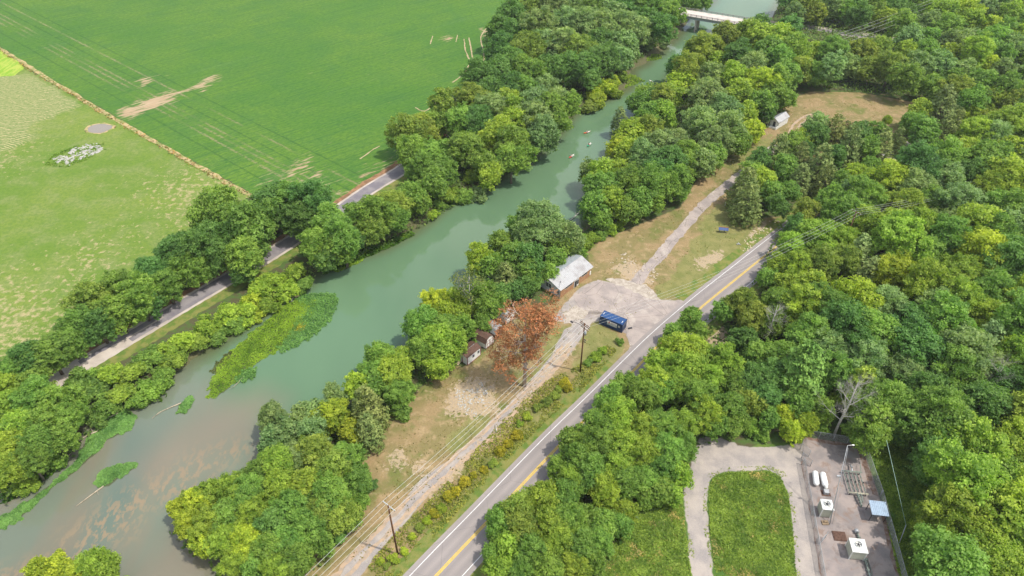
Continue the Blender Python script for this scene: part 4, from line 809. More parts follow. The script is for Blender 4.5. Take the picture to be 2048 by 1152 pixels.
# ---------------------------------------------------------------- driftwood
def log(pts, r, label, z=WZ + .12, twigs=0, seed=0, mat=M_LOG, cat='fallen log', name='driftwood_log'):
    P = [at(a, b, z + dz) for a, b, dz in pts]; c = P[0]; m = MB(); n = len(P); m.tube([q - c for q in P], [r * (1 - .65 * i / (n - 1)) for i in range(n)], 6); g = random.Random(seed)
    for _ in range(twigs):
        i = g.randrange(n - 1); a = (P[i] - c).lerp(P[i + 1] - c, g.random()); m.tube([a, a + Vector((g.uniform(-1.4, 1.4), g.uniform(-1.4, 1.4), g.uniform(.2, 1.1)))], [r * .4, r * .12], 4)
    o = m.build(name, mat); o.location = c; tag(o, label, cat); return o
log([(207, 972, 0), (185, 988, 0), (165, 1003, 0), (150, 1014, -.1)], .14, "straight pale log trailing from the small teardrop weed island", twigs=1, seed=1)
log([(236, 826, .1), (222, 832, .15), (208, 838, .1), (200, 846, 0)], .2, "curved driftwood log at the top of the long narrow weed island", twigs=2, seed=2)
log([(196, 862, .1), (180, 868, .1), (165, 876, 0), (150, 882, 0)], .15, "driftwood log lying across the middle of the long narrow weed island", twigs=3, seed=3)
log([(158, 886, .2), (152, 897, .1), (140, 908, 0), (132, 916, 0)], .13, "bowed driftwood branch between the bend trees and the long weed island", twigs=3, seed=4)
log([(125, 907, .2), (115, 913, .1), (105, 917, 0)], .12, "short driftwood branch at the foot of the bend trees", twigs=2, seed=5)
log([(362, 806, .05), (340, 815, 0), (318, 825, 0), (305, 836, -.1)], .13, "half-sunk snag reaching left from the tiny weed clump", twigs=2, seed=6)
log([(488, 752, .1), (478, 763, .1), (466, 775, 0)], .12, "stick on the lower edge of the large weed island", twigs=1, seed=7)
log([(1168, 408, .8), (1158, 425, .4), (1146, 436, .1), (1138, 442, 0)], .2, "bleached fallen limb in the shaded water below the far wood", twigs=5, seed=8, mat=M_DEAD)
log([(1035, 318, 1.0), (1046, 322, .5), (1056, 327, 0), (1066, 331, -.05)], .16, "brown brush pile of fallen branches at the far bank's tip", twigs=12, seed=9, mat=M_BARK)
log([(596, 570, 1.2), (592, 580, .8), (588, 590, .4), (582, 604, .1)], .16, "tangled pale root wad beside the tan boulder at the hedge", twigs=12, seed=10, mat=M_DEAD)
log([(878, 415, .2), (868, 425, .1), (855, 430, .1), (843, 438, 0)], .12, "dead branches over the shallow gravel by the dark inlet", twigs=8, seed=11)
def rock(x, y, r, label, mat, z=0.0, name='boulder', sq=.7, seed=0):
    g = random.Random(seed); bm = bmesh.new(); bmesh.ops.create_icosphere(bm, subdivisions=2, radius=r)
    for v in bm.verts: v.co *= 1 + g.uniform(-.13, .13); v.co.z *= sq
    me = bpy.data.meshes.new(name); bm.to_mesh(me); bm.free(); me.materials.append(mat); o = link(name, me); p = at(x, y, z); o.location = (p.x, p.y, z + r * sq * .4); o.rotation_euler = (0, 0, g.uniform(0, 6)); tag(o, label, 'boulder'); return o
M_ROCKT = paint("tan_rock", (.62, .42, .26), .85, .15); M_ROCKW = paint("limestone", (.44, .425, .38), .9, .1, wear=.35)
rock(593, 592, .78, "rounded tan boulder in the shallows beside the hedge and big weed island", M_ROCKT, WZ, seed=1)
# limestone outcrop in the pasture: scattered white stones
def stones(name, label, poly, n, rmin, rmax, seed, mat=M_ROCKW, thr=.45, cl=.2, z=0):
    P, g = in_polys(n, [poly], seed); k = vnoise(P, cl, seed); P = P[k > thr]; m = MB(); rr = random.Random(seed); bm = bmesh.new(); bmesh.ops.create_icosphere(bm, subdivisions=1, radius=1); bv = [v.co.copy() for v in bm.verts]; bf = [tuple(v.index for v in f.verts) for f in bm.faces]; bm.free()
    for q in P:
        r = rr.uniform(rmin, rmax) * rr.uniform(.5, 1); a = rr.uniform(0, 6); M = Matrix.Rotation(a, 3, 'Z'); m.add([M @ Vector((v.x * r * 1.5, v.y * r, v.z * r * .55)) * rr.uniform(.85, 1.15) + Vector((q[0], q[1], z)) for v in bv], bf)
    o = m.build(name, mat); tag(o, label, 'rubble', kind='stuff'); return o
stones('limestone_rubble', "white limestone outcrop scattered in the pasture below the pond", "88,325 108,312 128,308 148,296 172,288 206,286 204,302 180,312 160,320 138,332 118,326", 700, .14, .60, 3, thr=.44, cl=.9)
stones('road_cut_rubble', "broken pinkish rock on the cut bank above the highway", "1750,340 1775,320 1800,300 1840,285 1880,266 1945,252 1940,275 1880,300 1830,315 1790,335 1760,348", 420, .3, .95, 4, paint("pink_rock", (.50, .40, .33), .9, .1, wear=.4), .3)
stones('gravel_rubble', "pale loose stone scattered on the slope below the paved track", "1210,525 1250,505 1320,545 1300,575 1250,555", 90, .12, .4, 5, paint("tan_gravel", (.45, .38, .29), .9, .1), .4)
stones('lawn_rubble', "whitish broken stone on the bare ground by the orange tree's shadow", "908,775 925,752 960,742 990,765 1000,790 975,815 955,840 935,830 915,812", 420, .08, .26, 6, M_ROCKW, .42, .5)
stones('slope_rubble', "small pale stones on the bank beside the blue board", "1475,500 1500,465 1530,440 1560,440 1530,475 1495,505", 140, .1, .35, 7, paint("buff_stone", (.52, .43, .31), .9, .1), .35)
cover('outcrop_weeds', "dark green weeds round the white limestone outcrop", ["86,330 108,308 150,292 208,284 212,300 170,322 130,336"], 1500, .45, .4, (.17, .30, .05), 12, .4, thr=.4)

# golden bushes of the roadside strip
zone("in the weed strip beside the highway", "the lower utility pole", "1128,765,12,g 1136,775,9,g 1116,778,9,o 1112,790,10,o 1094,800,12,o 1076,815,10,o 1056,832,10,y 1034,868,13,g 1016,886,11,g 1040,846,8,b 1000,900,12,g 985,925,10,o 968,938,9,g 945,950,8,g 930,962,13,g 912,982,13,g 895,994,12,g 882,1016,12,y 870,1028,12,g 855,1040,10,y 838,1056,10,o 824,1072,9,y 808,1102,10,y 786,1118,12,y 760,1122,9,y 775,1132,8,o 1190,712,13,b 1204,700,10,b 1178,725,10,m 1240,682,9,m", kind='bush', markpt=(795, 1108))
for it in REG:
    if it[3] == 'bush' and 'label' not in it[0]: pass
finish_labels()

# ---------------------------------------------------------------- buildings
def frame_at(p, ang): return p, math.radians(ang)
def corrug(mb, L, H, pitch, depth, origin, ax, up=(0, 0, 1), nrm=(0, -1, 0)):
    """ribbed sheet of length L along ax and height H along up"""
    ax, up, nrm, o = Vector(ax), Vector(up), Vector(nrm), Vector(origin); n = max(1, int(L / pitch)); vs = []; fs = []
    pr = []
    for i in range(n):
        for f, d in ((0, 0), (.25, 0), (.4, 1), (.85, 1)): pr.append(((i + f) * L / n, d * depth))
    pr.append((L, 0))
    for x, d in pr: a = o + ax * x + nrm * d; vs += [a, a + up * H]
    mb.add(vs, [(2 * i, 2 * i + 2, 2 * i + 3, 2 * i + 1) for i in range(len(pr) - 1)]); return mb
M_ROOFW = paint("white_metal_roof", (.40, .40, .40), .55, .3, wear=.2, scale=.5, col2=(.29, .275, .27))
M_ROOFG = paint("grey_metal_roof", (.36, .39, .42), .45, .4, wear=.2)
# --- long brick and siding building (local x along the front, y back, origin front near corner)
def brick_mat():
    m = NT("orange_brick", .9, .1); b = m.n("ShaderNodeTexBrick"); m.put(b.inputs["Vector"], m.mapv(m.obj(), (1, 1, 1)))
    v = m.n("ShaderNodeVectorRotate", rotation_type='X_AXIS'); m.put(v.inputs["Vector"], m.obj()); v.inputs["Angle"].default_value = math.radians(90); m.put(b.inputs["Vector"], v.outputs[0])
    b.inputs["Scale"].default_value = 2.2; m.put(b.inputs["Color1"], (.40, .22, .10)); m.put(b.inputs["Color2"], (.33, .17, .085)); m.put(b.inputs["Mortar"], (.42, .36, .28)); b.inputs["Mortar Size"].default_value = .012
    m.base(m.mix(m.ramp(m.noise(.8, 3, m.obj()), .45, .65, 0, .6), b.outputs[0], (.30, .15, .09))); return m.m
def roadhouse():
    p = at(1120.6, 595.5); rt = empty('roadside_building', p, math.radians(47)); L, W, H, RH = 12.4, 7.6, 2.7, 4.3; by = 3.7
    m = MB(); m.box((L / 2, .12, 1.1), (L, .24, 2.2)); m.build('brick_front', brick_mat(), rt)
    m = MB(); m.prism([(0, 0), (W - .26, 0), (W - .26, H), (by - .26, RH - .12), (0, H)], 0, .2)
    M = Matrix(((0, 1, 0), (1, 0, 0), (0, 0, 1)))
    def turn(mb, x0): mb.v = [(v[1] + x0, v[0] + .25, v[2]) for v in mb.v]
    turn(m, 0.0); m.box((.1, W / 2, .12), (.26, W - .1, .24)); g2 = m
    g2.build('gable_wall', M_SIDING, rt)
    m = MB(); m.prism([(0, 0), (W - .26, 0), (W - .26, H), (by - .26, RH - .12), (0, H)], 0, .2); turn(m, L - .2); m.build('gable_wall', M_SIDING, rt)
    m = MB(); m.box((L / 2, W - .1, H / 2), (L - .42, .2, H - .02)); m.build('back_wall', M_SIDING, rt)
    m = MB(); m.box((L / 2, .15, 2.43), (L - .02, .2, .44)); m.build('upper_front_wall', M_WHITE, rt)
    def slope(y0, z0, y1, z1, nm, mat):
        mb = MB(); d = Vector((0, y1 - y0, z1 - z0)); Ls = d.length; u = d.normalized(); nn = Vector((1, 0, 0)).cross(u); nn = nn if nn.z > 0 else -nn
        corrug(mb, L + 1.0, Ls, .42, .035, (-.5, y0, z0), (1, 0, 0), u, nn); mb.box((L / 2, (y0 + y1) / 2, (z0 + z1) / 2 - .06), (L + .98, Ls, .08), m=Matrix((Vector((1, 0, 0)), u, nn)).transposed()); return mb.build(nm, mat, rt)
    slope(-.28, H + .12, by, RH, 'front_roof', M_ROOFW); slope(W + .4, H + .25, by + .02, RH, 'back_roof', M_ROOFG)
    mb = MB(); g = random.Random(4)
    for i in range(9): mb.box((1.2 + i * .55 + g.uniform(-.1, .1), by - .05 + g.uniform(-.2, .1), RH + .03), (.3, .3, .06), rz=g.uniform(-.3, .3))
    mb.build('torn_ridge_cap', M_ROOFW, rt)
    def win(nm, c, d, axis='x'):
        f = MB(); w, h = d
        if axis == 'x': f.box((c[0], c[1], c[2]), (w + .16, .10, h + .16)); q = f.build(nm, M_WHITE, rt); MB().box((c[0], c[1] - .055, c[2]), (w, .04, h)).build('pane', M_GLASS, q)
        else:
            f.box((c[0], c[1], c[2]), (.10, w + .16, h + .16)); q = f.build(nm, M_WHITE, rt); MB().box((c[0] - .055, c[1], c[2]), (.04, w, h)).build('pane', M_GLASS, q)
            MB().box((c[0] - .085, c[1], c[2]), (.03, .06, h)).build('mullion', M_WHITE, q)
    win('window', (3.2, 0.02, 2.0), (3.0, .55)); win('window', (9.6, 0.02, 2.0), (2.2, .6)); win('gable_window', (-.02, 3.9, 2.0), (1.7, 1.25), 'y')
    m = MB(); m.box((6.3, -.02, 1.05), (1.9, .14, 2.1)); q = m.build('door_surround', M_WHITE, rt); MB().box((5.95, -.12, 1.0), (.9, .06, 2.0)).build('door', M_DARK, q); MB().box((6.85, -.12, 1.2), (.6, .05, 1.4)).build('sidelight', M_GLASS, q)
    m = MB(); m.box((12.1, -.02, 1.0), (.5, .14, 1.2)); m.build('side_window', M_WHITE, rt)
    m = MB(); m.tube([(.12, .9, 0), (.12, .9, 2.5)], .05); m.tube([(-.1, .5, .4), (-.1, .5, 4.4)], .045); m.box((-.1, .75, 1.4), (.12, .3, .5)); m.build('meter_and_mast', M_DARK, rt)
    m = MB(); m.tube([(1.2, 1.2, 3.2), (1.2, 1.2, 4.1)], .07); m.build('vent_pipe', M_DARK, rt)
    m = MB(); m.box((L / 2, -.28, H + .02), (L + .9, .06, .14)); m.build('fascia', M_WHITE, rt)
    tag(rt, "long low building with white metal roof, brick front and grey gable at the paved apron", "building")
roadhouse()
# --- white shed with brown roof and steps
def long_shed():
    p = at(*(935.4, 731.0)); rt = empty('storage_shed', p, math.radians(50)); L, W, H = 4.4, 3.0, 2.4
    m = MB(); m.box((L / 2, W / 2, H / 2 + .1), (L, W, H)); m.build('walls', M_WHITE, rt)
    m = MB()
    m.box((L / 2, W * .25 - .12, H + .33), (L + .4, W * .5 + .12, .08), m=Matrix.Rotation(math.radians(20), 3, 'X')); m.box((L / 2, W * .75 + .12, H + .33), (L + .4, W * .5 + .12, .08), m=Matrix.Rotation(math.radians(-20), 3, 'X')); m.build('roof', M_SHINGLE, rt)
    m = MB()
    for x, y in ((0, 0), (L, 0), (0, W), (0, W / 2)): m.box((x - .01, y - .01 if y == 0 else y, H / 2 + .1), (.13, .13, H - .04))
    m.box((L / 2, -.03, .12), (L, .05, .12)); m.build('corner_trim', M_TRIM, rt)
    for x in (2.0, 3.7):
        f = MB().box((x, -.04, 1.6), (.62, .07, .8)).build('window', paint("lilac_trim", (.42, .36, .50), .6) if x < 3 else M_GALV, rt); MB().box((x, -.085, 1.6), (.46, .04, .64)).build('pane', M_GLASS, f)
    f = MB().box((-.04, 2.2, 1.15), (.07, .9, 1.95)).build('door', M_SIDING, rt)
    st = MB()
    for i in range(4): st.box((-.35 - i * .3, 2.3, .62 - i * .17), (.3, 1.2, .06))
    for y in (1.75, 2.85): st.bar((-.2, y, .62), (-1.4, y, .02), .06, .2)
    st.build('steps', M_WOOD, rt); tag(rt, "white shed with brown roof, maroon corners and wooden steps at its end", "shed")
long_shed()
def barn_profile(W, H, RH): return [(0, H), (-.12, H - .05), (W * .17, H + (RH - H) * .68), (W / 2, RH), (W * .83, H + (RH - H) * .68), (W + .12, H - .05), (W, H)]
def barn_shed(p, ang, W, L, H, RH, wall, roofm, trim, label, doors=True):
    """gable end faces local -y... front at y = 0, width along x"""
    rt = empty('barn_shed', p, math.radians(ang)); m = MB(); m.prism([(0, .1), (W, .1), (W, H), (W * .83, H + (RH - H) * .66), (W / 2, RH - .03), (W * .17, H + (RH - H) * .66), (0, H)], 0, L); m.build('walls', wall, rt)
    a = [(-.14, H - .12), (W * .17 - .04, H + (RH - H) * .70), (W / 2, RH + .04), (W * .83 + .04, H + (RH - H) * .70), (W + .14, H - .12)]; b = [(x, z + .07) for x, z in a]; m = MB()
    for i in range(4): m.prism([a[i], a[i + 1], b[i + 1], b[i]], -.18, L + .15)
    m.build('roof', roofm, rt)
    if doors:
        for sx in (-1, 1):
            c = W / 2 + sx * .52; d = MB().box((c, -.04, 1.15), (1.0, .06, 2.0)).build('door', M_WHITE, rt); t = MB()
            for x in (c - .46, c + .46): t.box((x, -.085, 1.15), (.09, .04, 2.0))
            for z in (.2, 1.15, 2.1): t.box((c, -.088, z), (.82, .04, .09))
            t.build('door_trim', trim, d)
        t = MB(); t.box((.03, -.03, H / 2), (.1, .06, H)); t.box((W - .03, -.03, H / 2), (.1, .06, H)); t.build('corner_trim', trim, rt)
    tag(rt, label, 'shed'); return rt
barn_shed(at(971.4, 698.2), 51, 2.9, 3.6, 1.7, 3.15, M_WHITE, M_SHINGLE, M_TRIM, "small barn-shaped shed with brown gambrel roof and maroon-trimmed double doors")
barn_shed(at(990.6, 678.4), 49, 3.0, 3.6, 1.5, 3.0, paint("brown_boards", (.23, .15, .11), .85, .1), M_GALV, M_TRIM, "barn-shaped shed with shiny silver metal roof, half hidden by the orange tree", False)
barn_shed(at(1012, 650), 50, 3.4, 5.0, 2.0, 3.2, M_WHITE, M_ROOFW, M_TRIM, "white-roofed outbuilding seen through the branches of the orange tree", False)
# --- far white cabin with metal roof and front porch
def cabin():
    p = at(1550.8, 260.2); rt = empty('white_cabin', p, math.radians(43.5)); L, W, H, RH = 8.0, 3.4, 2.5, 3.7
    m = MB(); m.prism([(0, 0), (W, 0), (W, H), (W / 2, RH - .1), (0, H)], 0, L - 1.6); m.v = [(v[1] + 1.6, v[0], v[2]) for v in m.v]; m.build('walls', M_WHITE, rt)
    m = MB(); m.box((.8, W / 2, .12), (1.6, W, .24)); m.box((.05, W * .32, .38), (.12, W * .62, .5)); m.box((.8, .05, .6), (1.6, .1, .8)); m.build('porch', M_WHITE, rt)
    m = MB(); m.box((.1, .12, 1.2), (.1, .1, 2.4)); m.box((.1, W - .12, 1.2), (.1, .1, 2.4)); m.build('porch_posts', M_WHITE, rt)
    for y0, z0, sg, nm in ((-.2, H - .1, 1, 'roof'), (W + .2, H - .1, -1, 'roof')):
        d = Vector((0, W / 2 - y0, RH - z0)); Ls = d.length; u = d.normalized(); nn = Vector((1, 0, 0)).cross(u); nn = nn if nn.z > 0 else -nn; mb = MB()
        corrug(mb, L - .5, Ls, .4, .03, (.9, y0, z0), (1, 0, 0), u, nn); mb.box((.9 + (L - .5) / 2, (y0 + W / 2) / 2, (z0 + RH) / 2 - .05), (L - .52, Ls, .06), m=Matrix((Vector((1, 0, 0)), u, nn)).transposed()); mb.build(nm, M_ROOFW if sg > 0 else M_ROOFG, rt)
    MB().box((1.57, W / 2, 1.1), (.06, .9, 1.9)).build('door', M_DARK, rt); tag(rt, "little white cabin with pale metal roof and front porch beside the upper track", "cabin")
cabin()
# --- blue container converted to a stand
def container():
    p = at(*(1180 + 260 / 14.4, 600 + 685 / 14.4)); rt = empty('blue_container', p, math.radians(-32.5)); L, W, H = 6.06, 2.44, 2.59
    blue = paint("container_blue", (.008, .034, .115), .45, .4, wear=.15, scale=.8); m = MB()
    corrug(m, L - .2, H - .3, .28, .04, (.1, .03, .15), (1, 0, 0), (0, 0, 1), (0, -1, 0)); corrug(m, L - .2, H - .3, .28, .04, (.1, W - .03, .15), (1, 0, 0), (0, 0, 1), (0, 1, 0)); corrug(m, W - .2, H - .3, .28, .03, (.02, .1, .15), (0, 1, 0), (0, 0, 1), (-1, 0, 0))
    m.build('side_panels', blue, rt)
    m = MB(); corrug(m, L - .2, W - .2, .30, .025, (.1, .1, H - .035), (1, 0, 0), (0, 1, 0), (0, 0, 1)); m.build('roof', paint("container_roof_blue", (.014, .062, .185), .5, .4, wear=.12, scale=.8), rt)
    m = MB()
    for x in (.06, L - .06):
        for y in (.06, W - .06): m.box((x, y, H / 2), (.14, .14, H))
    for y in (.06, W - .06):
        for z in (.08, H - .06): m.box((L / 2, y, z), (L - .28, .12, .14 if z < 1 else .10))
    for x in (.06, L - .06):
        for z in (.08, H - .06): m.box((x, W / 2, z), (.12, W - .28, .14 if z < 1 else .10))
    m.build('frame', blue, rt)
    for s in (0, 1):
        d = MB().box((L - .02, .12 + (W - .24) * (.25 + .5 * s), H / 2), (.05, (W - .28) / 2, H - .3)).build('end_door', blue, rt); t = MB()
        for k in (-.3, .3): t.tube([(L + .05, .12 + (W - .24) * (.25 + .5 * s) + k, .2), (L + .05, .12 + (W - .24) * (.25 + .5 * s) + k, H - .2)], .025, 5)
        t.build('lock_rods', M_GALV, d)
    f = MB().box((3.35, -.04, 1.55), (2.6, .08, 1.15)).build('serving_hatch', M_GALV, rt); MB().box((3.35, -.095, 1.86), (2.5, .03, .44)).build('banner', M_WHITE, f); MB().box((3.35, -.095, 1.22), (2.5, .03, .40)).build('counter_panel', M_SIDING, f)
    e = MB(); e.box((2.62, -.118, 1.86), (.34, .015, .24)); e.tube([(2.62, -.125, 1.86), (2.62, -.112, 1.86)], .19, 16, smooth=False); e.build('emblem', paint("red_paint", (.55, .03, .03), .5), f)
    e = MB()
    for i, w in enumerate((.20, .13, .22, .10, .17, .20, .12)): e.box((3.0 + sum((.20, .13, .22, .10, .17, .20, .12)[:i]) + w / 2 + i * .05, -.115, 1.86), (w, .012, .13))
    e.build('banner_print', M_TRIM, f)
    f = MB().box((5.2, -.05, 1.15), (.85, .07, 2.0)).build('side_door', blue, rt); MB().box((5.2, -.095, 1.7), (.5, .03, .6)).build('pane', M_GALV, f)
    for x in (.45, L - .55): MB().box((x, 1.35 if x < 1 else .95, H + .03), (.10, .75, .06)).build('roof_vent', M_WHITE, rt)
    tag(rt, "blue shipping container with a white serving hatch in its long side, beside the highway", "container")
container()
# --- blue board on posts on the slope
def board():
    p = at(1436, 464); rt = empty('blue_board', p, math.radians(-8)); bl = paint("board_blue", (.03, .07, .20), .5)
    m = MB(); m.box((1.35, 0, 1.15), (2.7, .9, .12), m=Matrix.Rotation(math.radians(35), 3, 'X')); m.build('board', bl, rt); m = MB(); m.box((1.4, .42, 1.52), (2.6, .10, .14)); m.build('orange_edge', paint("orange_board", (.50, .20, .05), .7), rt)
    for x in (.25, 2.4): MB().bar((x, -.25, 0), (x, -.05, 1.0), .12).build('leg', M_DARK, rt)
    MB().bar((1.2, .3, .9), (2.2, -.35, .05), .10).build('brace', M_DARK, rt); tag(rt, "dark blue tilted board on short legs standing on the grass slope", "display board")
    m = MB(); m.box((0, 0, .2), (.9, .3, .12), rz=.3); m.box((.5, -.2, .12), (.6, .12, .1), rz=-.6); m.box((.1, .2, .3), (.4, .12, .4), rz=.9); o = m.build('scrap_metal', M_GALV); q = at(1476, 489); o.location = q; tag(o, "small heap of grey scrap on the dirt below the blue board", "scrap")
    m = MB(); m.box((0, 0, .14), (1.0, .45, .1), rz=.3); m.box((0, 0, .06), (.8, .3, .1), rz=.3); o = m.build('black_mat', M_DARK); q = at(1260, 657); o.location = q; tag(o, "small black block lying on the pavement beside the blue container", "wheel stop")
    for (x, y), lab, h in (((992.5, 866), "short white marker post at the edge of the gravel track", 1.6), ((1450, 411), "thin pale post in the grass left of the dark cedar", 1.3)):
        m = MB(); m.tube([(0, 0, 0), (0, 0, h)], .07, 8); m.tube([(0, 0, h), (0, 0, h + .06)], [.085, .05], 8); o = m.build('marker_post', M_WHITE); o.location = at(x, y); tag(o, lab, "marker post")
board()
# --- kayaks with paddlers
def person(parent_loc, rz, shirt, label, seated=True):
    rt = empty('person', parent_loc, rz); me = bpy.data.meshes.new('person'); bm = bmesh.new()
    J = [(0, 0, .12), (0, -.02, .38), (0, 0, .60), (0, .01, .70), (0, .02, .80), (0, .03, .90), (.19, 0, .58), (.30, .18, .38), (.26, .42, .40), (-.19, 0, .58), (-.30, .18, .38), (-.26, .42, .40), (.12, .02, .12), (.15, .42, .26), (.14, .78, .10), (-.12, .02, .12), (-.15, .42, .26), (-.14, .78, .10)]
    E_ = [(0, 1), (1, 2), (2, 3), (3, 4), (4, 5), (2, 6), (6, 7), (7, 8), (2, 9), (9, 10), (10, 11), (0, 12), (12, 13), (13, 14), (0, 15), (15, 16), (16, 17)]
    rad = [.15, .15, .16, .06, .10, .085, .07, .05, .035, .07, .05, .035, .09, .07, .045, .09, .07, .045]
    me.from_pydata(J, E_, []); o = link('body', me, rt); mod = o.modifiers.new('skin', 'SKIN'); sk = me.skin_vertices[0].data
    for i, r in enumerate(rad): sk[i].radius = (r, r)
    sk[0].use_root = True; o.modifiers.new('sub', 'SUBSURF').levels = 1; me.materials.append(paint("skin_tone", (.50, .28, .19), .6))
    MB().tube([(0, -.02, .16), (0, -.02, .40), (0, 0, .62), (0, 0, .66)], [.19, .185, .20, .08], 10).build('shirt', shirt, rt)
    MB().tube([(0, .01, .86), (0, .01, .93), (0, .01, .965)], [.125, .115, .03], 10).build('hair', M_DARK, rt); tag(rt, label, "person"); return rt
def kayak(x, y, ang, hull, deck, label, plabel, shirt, L=3.1):
    p = at(x, y, WZ + .1); rt = empty('kayak', (p.x, p.y, WZ + .02), math.radians(ang)); n = 11; vs, fs = [], []
    for i in range(n):
        t = -1 + 2 * i / (n - 1); w = .40 * max(0.03, (1 - abs(t) ** 2.3)); zz = .10 * t * t
        for a in range(9):
            th = math.pi * (a / 8); vs.append((t * L / 2, math.cos(th) * w, .22 + zz - math.sin(th) * .22))
    for i in range(n - 1):
        for a in range(8): fs.append((i * 9 + a, i * 9 + a + 1, (i + 1) * 9 + a + 1, (i + 1) * 9 + a))
    MB().add(vs, fs, True).build('hull', hull, rt)
    dv = []; df = []
    for i in range(n):
        t = -1 + 2 * i / (n - 1); w = .385 * max(0.03, (1 - abs(t) ** 2.3)); dv += [(t * L / 2, w, .235 + .1 * t * t), (t * L / 2, 0, .30 + .1 * t * t - (.14 if abs(t) < .35 else 0)), (t * L / 2, -w, .235 + .1 * t * t)]
    for i in range(n - 1):
        for a in range(2): df.append((i * 3 + a, i * 3 + a + 1, (i + 1) * 3 + a + 1, (i + 1) * 3 + a))
    MB().add(dv, df[8:], True).build('deck', deck, rt); MB().add(dv, df[:8], True).build('bow_deck', hull, rt); tag(rt, label, "kayak")
    d = Vector((math.cos(math.radians(ang)), math.sin(math.radians(ang)), 0)); person(Vector((p.x, p.y, WZ + .14)) - d * .2, math.radians(ang - 90), shirt, plabel)
    pd = MB(); pd.tube([(-1.05, 0, 0), (1.05, 0, 0)], .018, 6)
    for s in (-1, 1): pd.box((s * 1.12, 0, 0), (.36, .16, .02), rz=0)
    o = pd.build('paddle', M_WHITE); o.location = Vector((p.x, p.y, WZ + .60)) + d * .25; o.rotation_euler = (0, .35, math.radians(ang + 70)); tag(o, f"double-bladed paddle held by the {plabel.split(',')[0]}", "paddle")
KR, KO, KG, KW = (paint(n_, c_, .35, .5) for n_, c_ in (("kayak_red", (.60, .07, .05)), ("kayak_orange", (.70, .12, .03)), ("kayak_green", (.03, .34, .18)), ("kayak_cream", (.78, .74, .66))))
kayak(1174, 265, 33, KO, KW, "orange and white kayak, the uppermost of the three on the river", "paddler in a pale shirt, seated in the orange and white kayak", paint("pale_shirt", (.70, .72, .78), .8))
kayak(1178, 290, 60, KG, KW, "green kayak with cream deck, middle one of the three", "paddler in a brown shirt, seated in the green kayak", paint("brown_shirt", (.35, .15, .08), .8))
kayak(1143, 313, 52, KR, KW, "red kayak with white deck, the lowest of the three on the river", "paddler in a white shirt, seated in the red kayak", paint("white_shirt", (.76, .76, .76), .8))
p = at(1303, 163, WZ + .05); m = MB(); m.tube([(-1.6, 0, .08), (-1.3, 0, .08), (0, 0, .08), (1.3, 0, .08), (1.6, 0, .1)], [.05, .25, .36, .25, .05], 10); m.v = [(a, b, .05 + (c_ - .08) * .3) for a, b, c_ in m.v]; o = m.build('paddleboard', KW); o.location = p; o.rotation_euler = (0, 0, 2.0); tag(o, "white board afloat beside the wooded point near the bridge bend", "paddleboard")
# ---------------------------------------------------------------- bridge
def bridge():
    A = at(1354, 22, 5.5); B = at(1485, 43.5, 5.5); d = (B - A).normalized(); A = A - d * 12; L = (B - A).length + 22; rt = empty('road_bridge', (A.x, A.y, 0), math.atan2(d.y, d.x)); cl = paint("bridge_concrete", (.56, .50, .44), .85, .1, wear=.2, scale=.4); gd = paint("bridge_girder", (.33, .36, .38), .7, .3, wear=.2)
    MB().box((L / 2, 0, 5.35), (L, 8.2, .3)).build('deck', cl, rt)
    for s in (-1, 1):
        m = MB(); m.box((L / 2, s * 3.98, 6.35), (L, .12, .16)); m.box((L / 2, s * 3.98, 5.95), (L, .12, .14)); n = int(L / 2.4)
        for i in range(n + 1): m.box((i * L / n, s * 3.98, 5.95), (.2, .18, .88))
        m.build('railing', paint("weathered_rail", (.24, .22, .21), .8), rt); MB().box((L / 2, s * 3.4, 4.6), (L, .3, 1.15)).build('girder', gd, rt)
    pc = at(1387.5, 65, WZ); q = Matrix.Rotation(-math.atan2(d.y, d.x), 3, 'Z') @ (pc - Vector((A.x, A.y, WZ)))
    for xx in (q.x, q.x - 17, q.x + 19):
        m = MB(); m.box((xx, 0, 3.75), (1.1, 7.4, .55))
        for y in (-2.8, 0, 2.8): m.tube([(xx, y, -4), (xx, y, 3.5)], .42, 10)
        m.build('pier', cl, rt)
    tag(rt, "concrete road bridge with dark railings crossing the river at the top", "bridge")
bridge()
# ---------------------------------------------------------------- poles and wires
def pole(p, H, label, arms, az, extra=None, name='utility_pole', mat=M_POLE, cat="utility pole", rz=0):
    rt = empty(name, (p.x, p.y, 0), az); MB().tube([(0, 0, 0), (0, 0, H * .5), (0, 0, H)], [.19, .165, .13], 9).build('post', mat, rt)
    for z, L in arms:
        MB().box((0, .16, z), (L, .12, .14)).build('crossarm', M_GALV if mat == M_WIRE else M_SIDING if 'lower' in label else mat, rt); m = MB()
        for x in (-L / 2 + .12, -L / 6, L / 6, L / 2 - .12): m.tube([(x, .16, z + .07), (x, .16, z + .2), (x, .16, z + .3)], [.05, .08, .03], 7)
        m.build('insulators', M_WHITE, rt)
    if extra: extra(rt)
    tag(rt, label, cat); return rt
P1 = at(795.6, 1108.4); P2 = at(1160.4, 742.8); P3 = at(1712, 425, 14.5); P3.z = 0; d12 = (P2 - P1).normalized(); P0 = P1 - d12 * 62; P4 = at(2150, 275, 14.5); P4.z = 0
az1 = math.atan2(d12.y, d12.x) - math.pi / 2; d23 = (P3 - P2).normalized(); az2 = math.atan2(d23.y, d23.x) - math.pi / 2; azm = (az1 + az2) / 2
pole(P1, 15.2, "lower brown utility pole with one pale crossarm, standing in the roadside weeds", [(14.9, 2.9)], az1)
